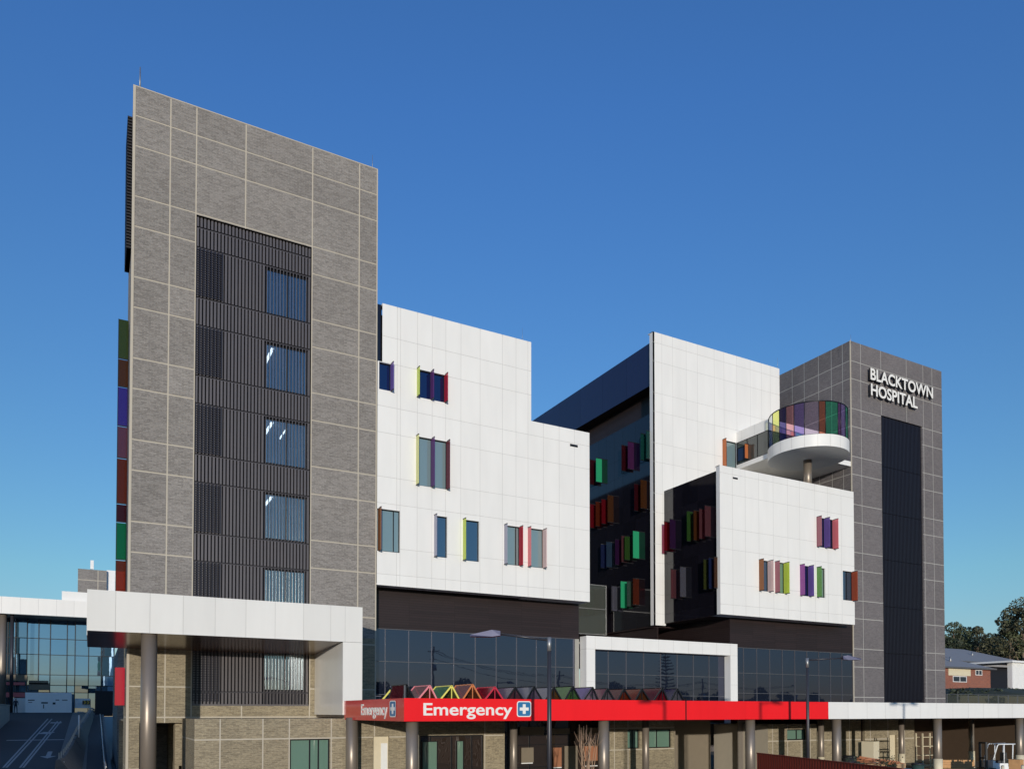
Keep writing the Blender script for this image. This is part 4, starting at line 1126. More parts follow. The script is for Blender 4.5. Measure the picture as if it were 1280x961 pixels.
# person
def person():
    p = at(19.5, 891, Y=110.5); base = Vector((p.x, 110.5, ramp(110.5)+.01))
    H = 1.74
    J = {'pel': (0,0,.92), 'spine': (0,0,1.15), 'chest': (0,0,1.36), 'neck': (0,0,1.48), 'head': (0,-.02,1.60), 'top': (0,-.02,1.70),
         'shL': (-.18,0,1.40), 'elL': (-.25,.02,1.13), 'haL': (-.22,-.10,.90), 'shR': (.18,0,1.40), 'elR': (.25,.02,1.13), 'haR': (.22,-.10,.90),
         'hipL': (-.10,0,.88), 'knL': (-.12,-.02,.48), 'anL': (-.13,.02,.08), 'toL': (-.14,-.14,.04), 'hipR': (.10,0,.88), 'knR': (.13,-.02,.48), 'anR': (.15,.02,.08), 'toR': (.17,-.14,.04)}
    E = [('pel','spine'),('spine','chest'),('chest','neck'),('neck','head'),('head','top'),('chest','shL'),('shL','elL'),('elL','haL'),('chest','shR'),('shR','elR'),('elR','haR'),
         ('pel','hipL'),('hipL','knL'),('knL','anL'),('anL','toL'),('pel','hipR'),('hipR','knR'),('knR','anR'),('anR','toR')]
    Rr = {'pel': .14, 'spine': .13, 'chest': .15, 'neck': .055, 'head': .09, 'top': .07, 'shL': .075, 'elL': .05, 'haL': .04, 'shR': .075, 'elR': .05, 'haR': .04,
          'hipL': .10, 'knL': .065, 'anL': .05, 'toL': .04, 'hipR': .10, 'knR': .065, 'anR': .05, 'toR': .04}
    k = list(J); me = bpy.data.meshes.new('person'); me.from_pydata([J[x] for x in k], [(k.index(a), k.index(b)) for a, b in E], [])
    o = bpy.data.objects.new('person', me); COL.objects.link(o)
    md = o.modifiers.new('skin', 'SKIN'); sv = me.skin_vertices[0].data
    for i, x in enumerate(k): sv[i].radius = (Rr[x], Rr[x]*.8)
    sv[0].use_root = True
    o.modifiers.new('sub', 'SUBSURF').render_levels = 1
    bpy.context.view_layer.update()
    m2 = bpy.data.meshes.new_from_object(o.evaluated_get(bpy.context.evaluated_depsgraph_get()))
    bpy.data.objects.remove(o)
    m2.materials.clear()
    for m in (CLOTH, SKIN, HAIR): m2.materials.append(m)
    for p_ in m2.polygons:
        c = p_.center; p_.use_smooth = True
        p_.material_index = 2 if c.z > 1.63 or (c.z > 1.52 and c.y > .02) else (1 if c.z > 1.47 or (abs(c.x) > .17 and c.z < .95 and c.z > .8) else 0)
    ob = bpy.data.objects.new('person', m2); COL.objects.link(ob); ob.location = base; ob.rotation_euler = (0, 0, R(15))
    tag(ob, 'person in dark clothes standing by the white hoarding on the ramp', 'person')
person()

# ================================================================= STREET LAMPS
def lamp(px, ptop, D, arms, lab, dist_fixed=None, grp='street lamps before the canopy'):
    if dist_fixed: bx, by, H = dist_fixed
    else:
        p = at(px, ptop, D=D); bx, by, H = p.x, p.y, p.z
    t = thing('street_lamp', lab, 'street lamp', (bx, by, 0), group=grp)
    mb = MB(); mb.tube([(0,0,0), (0,0,H*.5), (0,0,H)], [.085, .08, .068], 14); mb.tube([(0,0,0), (0,0,.03)], .17, 14)
    mb.build('pole', POLE, t)
    mb = MB(); mb.tube([(0,0,H-.02), (0,0,H-.5)], .074, 14); mb.build('collar', STEEL, t)
    for (dx, dy, L, hl) in arms:
        d = Vector((dx, dy, 0)).normalized(); n_ = Vector((-d.y, d.x, 0))
        a_ = Vector((0, 0, H-.12)); b_ = d*L + Vector((0, 0, H+.10 if hl > 1 else H-.02))
        mb = MB(); mb.tube([a_, b_], [.045, .04], 8); mb.build('arm', POLE, t)
        mb = MB(); c0 = b_ - d*.05; w_ = .17
        prof = [(0, -.07, .09), (hl*.28, -.11, .13), (hl, -.10, -.04)]   # dist, bottom, top
        rows = []
        for (u, bo, to) in prof:
            c1 = c0 + d*u
            rows.append([c1-n_*w_+Vector((0,0,bo)), c1+n_*w_+Vector((0,0,bo)), c1+n_*w_*.8+Vector((0,0,to)), c1-n_*w_*.8+Vector((0,0,to))])
        for r_, s_ in zip(rows[:-1], rows[1:]):
            for q_ in range(4): mb.face([r_[q_], r_[(q_+1) % 4], s_[(q_+1) % 4], s_[q_]])
        mb.face(rows[0]); mb.face(rows[-1][::-1])
        hd = mb.build('lamp_head', LAMPM, t)
        mb = MB(); c1 = c0+d*hl*.55+Vector((0,0,-.115)); mb.face([c1-n_*.12-d*.28, c1+n_*.12-d*.28, c1+n_*.12+d*.28, c1-n_*.12+d*.28]); mb.build('lens', SILVER, hd)
    return t
RGT2 = (HY, -HX)
lamp(686.5, 795.5, 27.0, [(-RGT2[0], -RGT2[1], 1.75, 1.05)], 'dark street lamp rising past the Emergency lettering, head pointing left')
lamp(1009, 821.5, 39.0, [(RGT2[0], RGT2[1], 1.8, .9)], 'dark street lamp over the right end of the red fascia, head pointing right')
lamp(0, 0, 0, [(-1, 0, .9, .7)], 'street lamp behind the camera throwing a left-pointing shadow on the fascia', (12.8, 5, 7.0), 'street lamps behind the camera')
lamp(0, 0, 0, [(1, 0, .9, .7)], 'street lamp behind the camera throwing a right-pointing shadow on the fascia', (19.1, 5, 7.0), 'street lamps behind the camera')
lamp(0, 0, 0, [(1, 0, .7, .6), (-1, 0, .7, .6)], 'double-headed street lamp behind the camera at the right', (30.7, 5, 7.0), 'street lamps behind the camera')

# ================================================================= FENCE AND BARE TREE
a_, b_ = Vector((27.2, 26.35, 0)), Vector((23.8, 16.6, 0))
fn = thing('metal_fence', 'red-brown corrugated metal fence in front of the canopy columns', 'fence')
zt_f = 2.2; d = (b_-a_); L = d.length; d.normalize(); n_ = Vector((-d.y, d.x, 0))
mb = MB(); k = int(L/.1)
for i in range(k):
    o1, o2 = (.02 if i % 2 else 0), (.02 if (i+1) % 2 else 0)
    p1 = a_+d*(i*.1)+n_*o1; p2 = a_+d*((i+1)*.1)+n_*o2
    mb.face([(p1.x, p1.y, .05), (p2.x, p2.y, .05), (p2.x, p2.y, zt_f), (p1.x, p1.y, zt_f)])
mb.build('corrugated_sheet', FENCEM, fn)
mb = MB(); mb.beam((a_.x, a_.y, zt_f+.02), (b_.x, b_.y, zt_f+.02), .06, .04)
mb.build('top_rail', FENCEM, fn)
mb = MB()
for f in (0, .33, .66, 1): q_ = a_.lerp(b_, f)+n_*.07; mb.box(q_.x-.04, q_.x+.04, q_.y-.04, q_.y+.04, 0, zt_f)
mb.build('posts', POLE, fn)
bp_ = at(731, 940, Y=27.3)
tr = thing('bare_tree', 'leafless many-stemmed sapling under the red fascia', 'tree', (bp_.x, 27.3, 0))
rnd = random.Random(3)
mb = MB(); tw = MB()
for i in range(13):
    a = rnd.uniform(0, 6.28); sp = rnd.uniform(.15, .62); H = rnd.uniform(3.0, 3.75)
    pts = [(0.10*math.cos(a)*rnd.random(), .1*math.sin(a), 0)]
    for s in range(1, 6):
        f = s/5; pts.append((math.cos(a)*sp*f**.8+rnd.uniform(-.04, .04), math.sin(a)*sp*f**.8+rnd.uniform(-.04, .04), H*f))
    (mb if i < 4 else tw).tube(pts, [.032, .028, .023, .018, .012, .005], 5)
    for j in range(5):
        s = rnd.randint(2, 4); p = Vector(pts[s]); q_ = p+Vector((rnd.uniform(-.3, .3), rnd.uniform(-.3, .3), rnd.uniform(.3, .75))); tw.tube([p, p.lerp(q_, .5)+Vector((rnd.uniform(-.03, .03), 0, 0)), q_], [.011, .008, .004], 4)
mb.build('trunk', TWIG, tr); tw.build('crown', TWIG, tr)

# ================================================================= LOADING YARD THINGS
def forklift():
    c = at(1247, 940, D=48.5); ax = Vector((-RGT2[0], -RGT2[1], 0))
    ang = math.atan2(ax.y, ax.x)
    t = thing('forklift', 'white and black forklift truck parked in the loading yard', 'forklift', (c.x, c.y, .006), ang)
    mb = MB()   # body: local +X forward (to the left in the picture)
    mb.box(-.55, .55, -.5, .5, .35, .75); mb.box(-.35, .45, -.48, .48, .75, .95); mb.box(.45, .60, -.5, .5, .5, 1.1)
    mb.build('body', WHITEP, t)
    mb = MB()
    prof = [(-1.15, .35), (-.56, .35), (-.56, 1.15), (-.95, 1.15), (-1.13, .95)]
    for s in (-.52, .52): mb.face([(x, s, z) for x, z in (prof if s < 0 else prof[::-1])])
    for (p, q_) in zip(prof, prof[1:]+prof[:1]): mb.face([(p[0], -.52, p[1]), (q_[0], -.52, q_[1]), (q_[0], .52, q_[1]), (p[0], .52, p[1])])
    mb.build('counterweight', CREAMP, t)
    mb = MB()
    for s in (-.47, .47):
        mb.tube([(.62, s, 1.0), (.30, s, 2.05), (.2, s, 2.12)], .035, 8); mb.tube([(-.62, s, 1.1), (-.66, s, 2.12)], .035, 8)
        mb.tube([(.25, s, 2.12), (-.80, s, 2.14)], .035, 8); mb.tube([(-.10, s, .9), (-.12, s, 2.12)], .03, 8)
    for i in range(7): mb.box(-.75+i*.15, -.72+i*.15, -.47, .47, 2.13, 2.16)
    mb.build('overhead_guard', WHITEP, t)
    mb = MB()
    for s in (-.32, .32): mb.box(.85, .97, s-.05, s+.05, .12, 2.25)
    for z in (.25, 1.2, 2.15): mb.box(.86, .96, -.27, .27, z, z+.10)
    mb.box(.98, 1.02, -.5, .5, .15, .65); mb.build('mast', BLACKP, t)
    mb = MB()
    for s in (-.25, .25): mb.box(1.03, 2.05, s-.06, s+.06, .10, .15); mb.box(1.03, 1.07, s-.06, s+.06, .151, .6)
    mb.build('forks', POLE, t)
    mb = MB(); mb.box(-.35, .12, -.25, .25, .96, 1.1); mb.box(-.42, -.30, -.25, .25, 1.1, 1.6); mb.build('seat', BLACKP, t)
    mb = MB(); mb.tube([(.45, 0, 1.0), (.32, 0, 1.3)], .025, 6); mb.tube([(.32+.16*math.cos(a)*.4, .17*math.sin(a), 1.3+.16*math.cos(a)) for a in [i*math.pi/6 for i in range(13)]], .018, 5, caps=False); mb.build('steering_wheel', BLACKP, t)
    for (x, s, r) in ((.62, -.5, .33), (.62, .5, .33), (-.75, -.46, .25), (-.75, .46, .25)):
        mb = MB(); mb.tube([(x, s-.11, r), (x, s+.11, r)], r, 22); w_ = mb.build('wheel', RUBBER, t)
        mb = MB(); sg_ = -1 if s < 0 else 1; mb.tube([(x, s+sg_*.10, r), (x, s+sg_*.125, r)], r*.55, 14); mb.build('rim', WHITEP, w_)
forklift()
def pallet(px, py, D, lab, n=5, load=TIMBER, lz=.16, w_=2.2, rz=0):
    c = at(px, py, D=D); t = thing('timber_stack', lab, 'timber stack', (c.x, c.y, .006), rz)
    mb = MB()
    for s in (-.45, 0, .45): mb.box(-w_/2, w_/2, s-.05, s+.05, 0, .12)
    for i in range(7): mb.box(-w_/2+i*w_/6.5, -w_/2+i*w_/6.5+.12, -.5, .5, .121, .15)
    mb.build('pallet', TIMBER, t)
    mb = MB(); z = .152
    for k in range(n):
        y = -.5
        while y < .45:
            b_ = rnd.uniform(.10, .18); e = rnd.uniform(-.12, .12); mb.box(-w_/2+e, w_/2+e*.5, y, y+b_-.01, z, z+lz-.012); y += b_
        z += lz
    mb.build('planks', load, t)
pallet(1192, 958, 52, 'neat stack of orange timber on a pallet left of the forklift', 5, rz=-.5)
pallet(1183, 962, 50, 'low wide timber stack in front of the neat stack', 2, rz=-.45, w_=3)
pallet(1100, 958, 46, 'untidy stack of brown timber and offcuts behind the red fence', 6, CARD, rz=-.3, w_=2.6)
def drum(px, D, lab, m, r=.3, h=.95, name='waste_bin'):
    c = at(px, 940, D=D); t = thing(name, lab, 'bin', (c.x, c.y, .006))
    mb = MB(); mb.tube([(0,0,0), (0,0,.05), (0,0,h*.5), (0,0,h)], [r*.85, r*.88, r*.95, r], 16); mb.build('body', m, t)
    mb = MB(); mb.tube([(0,0,h), (0,0,h+.05), (0,0,h+.10)], [r*1.06, r*1.06, r*.6], 16); mb.build('lid', BLACKP, t)
drum(1147, 43, 'dark green round bin beside the shelving rack', GREENP, .32, 1.2)
drum(1061, 45, 'black round bin just right of the fence column', BLACKP, .42, 1.5)
drum(1074, 46, 'dark bin among the orange bundles', GREENP, .4, 1.35)
def crate(px, D, lab, m, w_=.8, h=.8, z=0, rz=.2, name='cardboard_box'):
    c = at(px, 940, D=D); t = thing(name, lab, 'box', (c.x, c.y, .006+z), rz)
    mb = MB(); mb.box(-w_/2, w_/2, -w_/2, w_/2, 0, h); mb.build('carton', m, t)
    mb = MB(); mb.box(-w_/2-.01, 0-.004, -w_/2-.01, w_/2+.01, h+.001, h+.015); mb.box(.004, w_/2+.01, -w_/2-.01, w_/2+.01, h+.001, h+.015); mb.box(-.03, .03, -w_/2-.006, -w_/2-.002, h*.2, h); mb.build('flaps', m, t)
crate(1088, 48, 'tall cream carton standing above the orange bundles', CREAMP, .75, 2.3)
crate(1080, 49, 'narrow cream carton left of the tall one', CREAMP, .5, 2.2)
crate(1135, 44, 'small pale carton beside the green bin', WHITEP, .5, .9)
crate(1118, 45, 'brown carton beside the yellow-sleeved column', CARD, .8, .8)
crate(1083, 44.5, 'yellow box low behind the red fence', YELLOWP, .6, .62, name='tool_box')
crate(1270, 46, 'orange carton at the right edge of the yard', TIMBER, .6, 1.3)
t = thing('pole_bundle', 'loose bundle of orange poles lying on trestles behind the fence', 'pole bundle', tuple(at(1095, 940, D=45.5).xy)+(.006,), -.5)
mb = MB()
for i in range(12): y = rnd.uniform(-.3, .3); z = 1.12+rnd.uniform(0, .2); mb.tube([(-1.1+rnd.uniform(-.4, .3), y, z+rnd.uniform(0, .3)), (1.2+rnd.uniform(-.3, .3), y+rnd.uniform(-.2, .2), z-rnd.uniform(0, .1))], .028, 6)
mb.build('poles', ORANGEP, t)
mb = MB()
for x in (-.9, .9):
    mb.box(x-.05, x+.05, -.5, .5, 1.02, 1.09)
    for s in (-.45, .45): mb.beam((x-.3, s, 0), (x, s, 1.02), .05); mb.beam((x+.3, s, 0), (x, s, 1.02), .05)
mb.build('trestles', TIMBER, t)
t = thing('shelving_rack', 'tall open shelving rack against the brown dock wall', 'shelving rack', tuple(at(1158, 940, D=56).xy)+(.006,), 0)
mb = MB()
for x in (-.8, .8):
    for y in (-.25, .25): mb.box(x-.04, x+.04, y-.04, y+.04, 0, 2.6)
mb.build('uprights', CREAMP, t)
mb = MB()
for z in (.3, 1.0, 1.65, 2.3): mb.box(-.76, .76, -.27, .27, z, z+.05)
mb.build('shelves', CREAMP, t)
for i, (px, D, lab) in enumerate(((1253, 43.5, 'cream bollard in front of the forklift cab'), (1278, 44, 'cream bollard at the right edge of the yard'))):
    c = at(px, 940, D=D); t = thing('guard_bollard', lab, 'bollard', (c.x, c.y, .006), group='cream bollards in the loading yard')
    mb = MB(); mb.tube([(0,0,0), (0,0,1.1)], .085, 14); mb.build('post', CREAMP, t)
    mb = MB(); mb.tube([(0,0,1.101), (0,0,1.13)], [.085, .05], 14); mb.build('cap', BLACKP, t)
for i, (px, D) in enumerate(((1064, 43), (1108, 44))):
    c = at(px, 940, D=D); t = thing('potted_shrub', ('dark potted shrub next to the fence-side column', 'dark potted shrub among the timber stacks')[i], 'plant', (c.x, c.y, .006))
    mb = MB(); mb.tube([(0,0,0), (0,0,.4)], [.2, .27], 14); mb.build('pot', BLACKP, t)
    mb = MB()
    for k in range(420):
        v = Vector((rnd.gauss(0, .28), rnd.gauss(0, .28), .95+rnd.gauss(0, .32))); 
        if v.z < .42: v.z = .42+rnd.random()*.2
        u = Vector((rnd.uniform(-1, 1), rnd.uniform(-1, 1), rnd.uniform(-1, 1))).normalized()*.07; w_ = Vector((rnd.uniform(-1, 1), rnd.uniform(-1, 1), rnd.uniform(-1, 1))).normalized()*.04
        mb.face([v-u, v-w_, v+u, v+w_])
    mb.build('foliage', LEAF[1], t)

# ================================================================= TREES
def crown(mb, clumps, n, size, seed):
    r = random.Random(seed)
    for k in range(n):
        c, rad = r.choice(clumps)
        while True:
            v = Vector((r.uniform(-1, 1), r.uniform(-1, 1), r.uniform(-1, 1)))
            if v.length < 1: break
        v = v.normalized()*(v.length**.45)
        p = Vector(c)+Vector((v.x*rad[0], v.y*rad[1], v.z*rad[2]))
        u = Vector((r.uniform(-1, 1), r.uniform(-1, 1), r.uniform(-1, 1))).normalized(); w_ = u.cross(Vector((r.uniform(-1, 1), r.uniform(-1, 1), r.uniform(-1, 1)))).normalized()
        s = size*r.uniform(.6, 1.3)
        mb.face([p-u*s, p-w_*s*.5, p+u*s, p+w_*s*.5])
def make_tree(name, lab, loc, H, W_, leaf, seed, n=2600, size=.32, lean=0, nc=12, cat='tree', grp=None, cb=.35):
    r = random.Random(seed); t = thing(name, lab, cat, loc, group=grp)
    mb = MB(); top = Vector((lean, 0, H*.8))
    mb.tube([(0,0,-.5), (lean*.2, 0, H*.25), (lean*.6, .1, H*.5), top], [H*.028, H*.022, H*.015, H*.005], 8)
    cl = []
    for i in range(nc):
        f = cb+(1-cb)*((i+r.random())/nc); a = r.uniform(0, 6.28)
        env = math.sin(math.pi*min(1, max(0, (f-cb+.12)/(1.08-cb))))**.6
        rr = W_/2*env*r.uniform(.35, .85)
        c = Vector((lean*f+rr*math.cos(a), rr*math.sin(a), H*f*.94))
        s = W_*r.uniform(.13, .24); cl.append((tuple(c), (s, s, s*r.uniform(.55, .8))))
        b0 = Vector((lean*f*.5, 0, H*max(.15, f-.28)))
        mb.tube([b0, b0.lerp(c, .5)+Vector((0, 0, -.2)), c], [H*.009, H*.006, H*.002], 5)
    mb.build('trunk', BARK, t)
    mb = MB(); crown(mb, cl, n, size, seed); mb.build('crown', leaf, t)
    return t
def zg(p): return 6.9 if p.x > 88 else 0
tl = [(1192, 776, 97, 9, 0, 'bushy gum tree directly beside the right tower'), (1207, 781, 100, 8, 0, 'second gum tree from the right tower, slightly lower'),
      (1222, 778, 103, 8, 2, 'sparse-topped tree above the long grey roof'), (1236, 787, 98, 8, 1, 'low dark tree before the tall gum'), (1247, 789, 104, 7, 1, 'dark tree between the low tree and the tall gum'),
      (1186, 792, 92, 8, 1, 'dark low tree behind the small brick house')]
for i, (px, py, Y, W_, li, lab) in enumerate(tl):
    p = at(px, py, Y=Y); make_tree('gum_tree', lab, (p.x, p.y, 6.9), p.z-6.9, W_, LEAF[li], 20+i, 4200, .25, grp='trees behind the houses', cb=.2)
p = at(1279, 748, Y=84); make_tree('gum_tree', 'tallest gum tree at the right edge above the white wall', (p.x, p.y, 6.9), p.z-6.9, 13, LEAF[2], 44, 9500, .25, nc=20, grp='trees behind the houses', cb=.25)
p = at(1262, 772, Y=86); make_tree('gum_tree', 'slender gum tree just left of the tallest gum', (p.x, p.y, 6.9), p.z-6.9, 6.5, LEAF[0], 45, 2600, .32, nc=12, grp='trees behind the houses', cb=.2)
# dark row further back
mb = MB(); cl = []
for i in range(46):
    p = at(1180+i*3, 808, Y=112+(i*37 % 9)); cl.append(((p.x, p.y, p.z-rnd.uniform(1, 4.)), (3., 3., 3.4))); cl.append(((p.x, p.y, 9.5), (3.4, 3, 3.4)))
crown(mb, cl, 15000, .5, 9); tag(mb.build('far_woods', LEAF[1]), 'dark far-off woodland behind the houses', 'woods', kind='stuff')

# trees, poles and houses on the street behind the camera (they show in the glass)
def behind(px, py_top, Yg, dist, name, W_, H=None, lab='', **kw):
    rr = ray(px, 860); x = rr.x/rr.y*(Yg+Yg+dist); return x, -dist
base = [make_tree('street_tree', 'round street tree mirrored in the podium glass', (x_, -62, 0), h_, w_, LEAF[1], 60+i, 1500, .5, nc=9, grp='trees across the street')
        for i, (x_, h_, w_) in enumerate([(70, 10.5, 9), (78, 9, 8)])]
for i in range(26):
    x_ = 22+i*9.2+rnd.uniform(-3, 3)
    o = dup(base[i % 2], (x_, -66-rnd.uniform(0, 22), rnd.uniform(-.4, 1.2)), rnd.uniform(0, 6), 'round street tree mirrored in the podium glass')
# Norfolk pine
x_, y_ = behind(821, 800, 45.75, 62, '', 4)
t = thing('norfolk_pine', 'tall layered pine mirrored in the portal glass', 'tree', (x_, y_, 0))
mb = MB(); mb.tube([(0,0,0), (0,0,11), (0,0,22)], [.45, .28, .05], 8); mb.build('trunk', BARK, t)
mb = MB(); z = 2.5
while z < 21.5:
    L = 3.1*(1-(z/23)**1.5)+.25
    for k in range(7):
        a = k*.9+z; d = Vector((math.cos(a), math.sin(a), .18))
        for s in range(9):
            c = Vector((0,0,z))+d*L*(s+1)/9; 
            for q_ in range(3):
                u = Vector((rnd.uniform(-1, 1), rnd.uniform(-1, 1), rnd.uniform(-.2, .6))).normalized()*.34; w_ = Vector((rnd.uniform(-1, 1), rnd.uniform(-1, 1), rnd.uniform(-1, 1))).normalized()*.14
                mb.face([c-u, c-w_, c+u, c+w_])
    z += .85
mb.build('crown', LEAF[1], t)
def upole(px, Yg, dist, H, lab):
    x_, y_ = behind(px, 0, Yg, dist, '', 0)
    t = thing('utility_pole', lab, 'pole', (x_, y_, 0), group='utility poles across the street')
    mb = MB(); mb.tube([(0,0,0), (0,0,H)], [.26, .17], 8); mb.build('shaft', BARK, t)
    mb = MB(); mb.box(-1.2, 1.2, -.06, .06, H-1.0, H-.85); mb.box(-.9, .9, -.06, .06, H-2.4, H-2.28); mb.build('crossarm', BARK, t)
    mb = MB(); mb.tube([(.35, .25, H-4.6), (.35, .25, H-3.4)], .32, 12); mb.build('transformer', STEEL, t)
    return Vector((x_, y_, H))
P_ = [upole(534, 45.9, 48, 16.5, 'utility pole mirrored beside the left tower'), upole(690, 45.9, 50, 12.5, 'utility pole mirrored near the middle lamp'), upole(865, 45.75, 50, 12, 'utility pole mirrored in the right of the portal'), upole(980, 45.9, 52, 12, 'utility pole mirrored below the white box')]
mb = MB()
for a_, b_ in zip(P_[:-1], P_[1:]):
    for dz_ in (-.85, -1.1, -2.3):
        pts = [a_.lerp(b_, s/12)+Vector((0, 0, dz_-1.1*4*(s/12)*(1-s/12))) for s in range(13)]; mb.tube(pts, .035, 4, caps=False)
tag(mb.build('power_lines', BLACKP), 'sagging power lines mirrored in the podium glass', 'power lines')

# unseen building added out of frame at the left to shade the ramp
def plain_building(name, lab, x0, x1, y0, y1, H, wallm, roofm):
    t = thing(name, lab, 'building', (0,0,0))
    fc = Face('S', y0); mb = MB(); hs = []
    z = 1.2
    while z+1.5 < H:
        x = x0+1.5
        while x+1.6 < x1: hs.append((x, x+1.4, z, z+1.4)); x += 3.2
        z += 3.3
    clad(mb, fc, x0, x1, 0, H, [], [], hs, gap=0, back=.01, reveal=.15)
    mb.box(x0, x0+.1, y0+.02, y1, 0, H); mb.box(x1-.1, x1, y0+.02, y1, 0, H); mb.box(x0, x1, y1-.1, y1, 0, H); mb.box(x0-.2, x1+.2, y0-.2, y1+.2, H, H+.3)
    mb.build('wall', [wallm, wallm], t)
    mb = MB()
    for h in hs: fc.quad(mb, *h, d=.12)
    mb.build('windows', G_CURT, t)
plain_building('shade_block', 'unseen brick block added beyond the left edge to shade the ramp', -62, -13.5, 24, 40, 15.5, BRICK, CONC)

# ================================================================= HOUSES AT THE RIGHT
def hip_house(name, lab, X0, X1, Ya, Yb, zb, ze_, zr, wallm, over=.5, inset=3.0, wins=(), doors=()):
    t = thing(name, lab, 'house', (X0, Ya, zb))
    w, dpt, he, hrf = X1-X0, Yb-Ya, ze_-zb, zr-zb
    mb = MB(); mb.box(0, w, 0, dpt, -1.5, he); mb.build('wall', wallm, t)
    mb = MB(); o = over
    A, B, C_, D_ = (-o, -o, he), (w+o, -o, he), (w+o, dpt+o, he), (-o, dpt+o, he); r1, r2 = (inset, dpt/2, hrf), (w-inset, dpt/2, hrf)
    mb.face([A, B, r2, r1]); mb.face([B, C_, r2]); mb.face([C_, D_, r1, r2]); mb.face([D_, A, r1]); mb.face([A, D_, C_, B])
    rf = mb.build('roof', ROOFM, t)
    mb = MB(); mb.box(-o, w+o, -o-.1, -o-.01, he-.18, he+.02); mb.box(-o-.1, -o-.01, -o, dpt+o, he-.18, he+.02); mb.build('gutter', SILVER, rf)
    mb = MB(); mb.tube([(w*.55, dpt*.25, he+(hrf-he)*.4), (w*.55, dpt*.25, he+(hrf-he)*.4+.9)], .15, 10); mb.build('vent_pipe', STEEL, rf)
    for (x0, x1, z0, z1) in wins:
        mb = MB(); 
        for (a_, b_, c_, e_) in ((x0, x1, z1-.08, z1), (x0, x1, z0, z0+.08), (x0, x0+.08, z0+.08, z1-.08), (x1-.08, x1, z0+.08, z1-.08), ((x0+x1)/2-.04, (x0+x1)/2+.04, z0+.08, z1-.08)): mb.box(a_, b_, -.06, -.004, c_, e_)
        f = mb.build('window', WHITEP, t); mb = MB(); mb.box(x0+.08, x1-.08, -.02, -.003, z0+.08, z1-.08); mb.build('pane', G_CURT, f)
    return t
hx = at(1182, 840, Y=62).x-1; hx2 = at(1238, 840, Y=62).x
hip_house('brick_house', 'red brick house with grey roof right of the dark tower', hx, hx2, 62, 72, 6.9, 4.1+57*.1045, at(1205, 822, Y=67).z, BRICKR, wins=((2.5, 5.5, 1.2, 2.0), (7.5, 9.0, 2.2, 2.9)))
mb = MB(); mb.box(hx+1.5, hx+6.3, 61.90, 61.98, 8.95, 9.95); tag(mb.build('cream_panel', CREAMP), 'cream wall panel above the window of the brick house', 'panel')
bx0 = at(1178, 812, Y=76).x; bx1 = at(1268, 816, Y=76).x
hip_house('long_house', 'long building with pale grey roof behind the brick house', bx0, bx1+2, 74, 92, 6.9, at(1240, 828, Y=74).z, at(1200, 811, Y=83).z, WALLD, inset=5)
cx_ = at(1252, 826, Y=66).x
t = thing('flat_roof_annexe', 'low annexe with flat blue-grey roof and white end wall', 'building', (0, 0, 0))
zz = at(1262, 826, Y=64).z
mb = MB(); mb.box(hx2+.5, cx_+12, 70, 78, 5.4, zz-.4); mb.build('wall', BATDB, t)
mb = MB(); mb.box(hx2+.2, cx_+12, 69, 79, zz-.4, zz-.1); mb.build('roof', ROOFM, t)
a_ = at(1265.5, 868, Y=60); b_ = at(1284, 826, Y=60)
mb = MB(); mb.box(a_.x, a_.x+3.5, 60, 60.6, 5.4, b_.z-.3)
for i in range(12): mb.box(a_.x+.05+i*.29, a_.x+.12+i*.29, 59.94, 59.995, 5.4, b_.z-.3)
mb.build('end_wall', WHITEP, t)
mb = MB(); mb.box(a_.x-.8, a_.x+4, 59.5, 67, b_.z-.29, b_.z-.05); mb.build('eave', WHITEP, t)
mb = MB(); cl = []
for i in range(30):
    p = at(1180+i*4, 874, Y=50+rnd.random()*6); cl.append(((p.x, p.y, p.z-.4), (1.7, 1.7, 1.3+rnd.random()*.6))); cl.append(((p.x, p.y-3, p.z-1.4), (1.7, 1.4, 1.2))); cl.append(((p.x-1.5, p.y-9, p.z-2.3), (1.9, 1.6, 1.7)))
crown(mb, cl, 42000, .18, 5); tag(mb.build('hedge_planting', LEAF[1]), 'dark low shrubs below the houses behind the railing', 'shrubs', kind='stuff')

# ================================================================= SKY, SUN, CAMERA
SUN_AZ, SUN_EL = 25.0, 5.0      # sun behind the camera, to its left
sd = Vector((-math.sin(R(SUN_AZ))*math.cos(R(SUN_EL)), -math.cos(R(SUN_AZ))*math.cos(R(SUN_EL)), math.sin(R(SUN_EL))))
w = bpy.data.worlds.new('World'); S.world = w; w.use_nodes = True
nt = w.node_tree; bg = nt.nodes['Background']
sky = nt.nodes.new('ShaderNodeTexSky'); sky.sky_type = 'NISHITA'; sky.sun_disc = False
sky.sun_elevation = R(SUN_EL); sky.sun_rotation = math.atan2(sd.x, sd.y)
sky.air_density = 1.0; sky.dust_density = .1; sky.ozone_density = 3.0; sky.altitude = 0
tc = nt.nodes.new('ShaderNodeTexCoord'); sx = nt.nodes.new('ShaderNodeSeparateXYZ'); nt.links.new(tc.outputs['Generated'], sx.inputs[0])
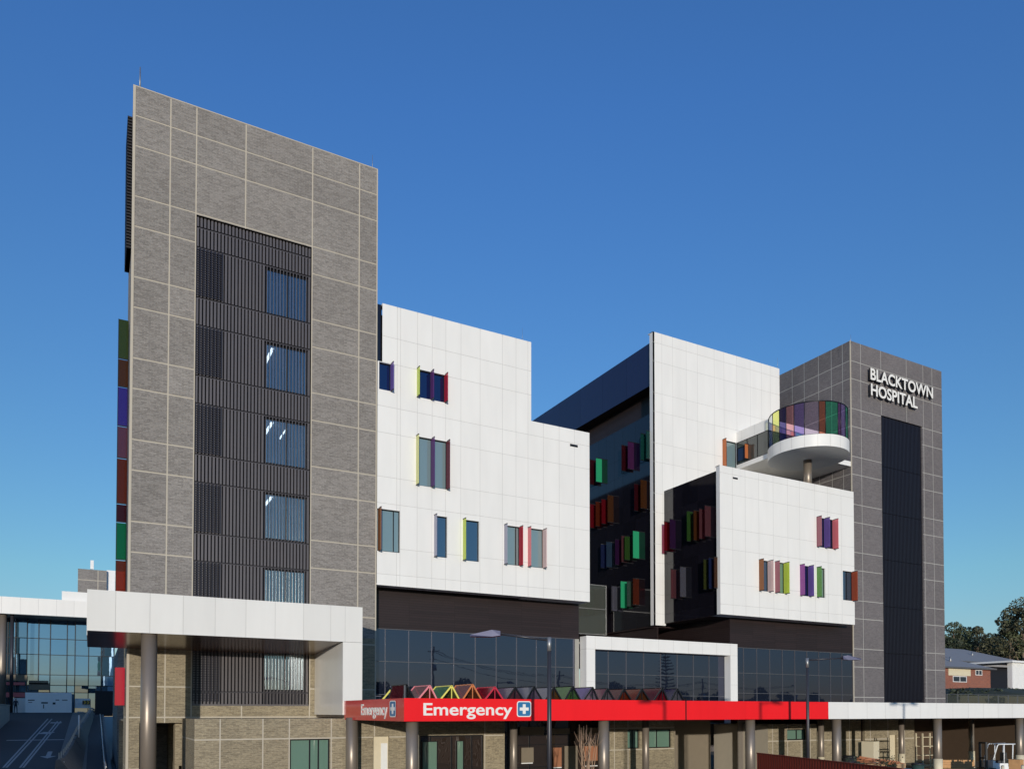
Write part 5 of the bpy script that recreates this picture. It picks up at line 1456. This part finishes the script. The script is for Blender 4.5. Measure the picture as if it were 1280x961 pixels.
mr = N(nt, 'ShaderNodeMapRange', inp={'From Min': .1, 'From Max': .62}); nt.links.new(sx.outputs['Z'], mr.inputs['Value'])
tn = N(nt, 'ShaderNodeMix', data_type='RGBA'); nt.links.new(mr.outputs[0], tn.inputs['Factor'])
tn.inputs['A'].default_value = (1.17, 1.32, 1.28, 1); tn.inputs['B'].default_value = (1.0, 1.40, 1.98, 1)   # clearer, deeper air than the model's
mr0 = N(nt, 'ShaderNodeMapRange', inp={'From Min': .0, 'From Max': .16}); nt.links.new(sx.outputs['Z'], mr0.inputs['Value'])
t0 = N(nt, 'ShaderNodeMix', data_type='RGBA'); nt.links.new(mr0.outputs[0], t0.inputs['Factor'])
t0.inputs['A'].default_value = (1.0, 1.02, 1.55, 1); nt.links.new(tn.outputs['Result'], t0.inputs['B'])
vm = N(nt, 'ShaderNodeVectorMath', operation='MULTIPLY'); nt.links.new(sky.outputs[0], vm.inputs[0]); nt.links.new(t0.outputs['Result'], vm.inputs[1])
nt.links.new(vm.outputs[0], bg.inputs[0]); bg.inputs[1].default_value = .15
sl = bpy.data.lights.new('sun', 'SUN'); sl.energy = 3.05; sl.angle = R(.53); sl.color = (1, .93, .82)
so = bpy.data.objects.new('sun', sl); COL.objects.link(so); so.rotation_euler = sd.to_track_quat('Z', 'Y').to_euler(); so.location = sd*100

cd = bpy.data.cameras.new('camera'); co = bpy.data.objects.new('camera', cd); COL.objects.link(co); S.camera = co
co.location = CAM
M = Matrix((RGT, UPV, -FWD)).transposed(); co.rotation_euler = M.to_euler()
cd.sensor_width = 36; cd.lens = F_PX/1280*36; cd.shift_x = 0; cd.shift_y = (PCY-480.5)/1280; cd.clip_end = 3000; cd.clip_start = .1
S.view_settings.view_transform = 'Standard'; S.view_settings.look = 'None'; S.view_settings.exposure = 0; S.view_settings.gamma = 1
S.render.resolution_x = 1024; S.render.resolution_y = 768
S.cycles.max_bounces = 8; S.cycles.transparent_max_bounces = 24; S.cycles.use_denoising = True
S.cycles.sample_clamp_indirect = 4
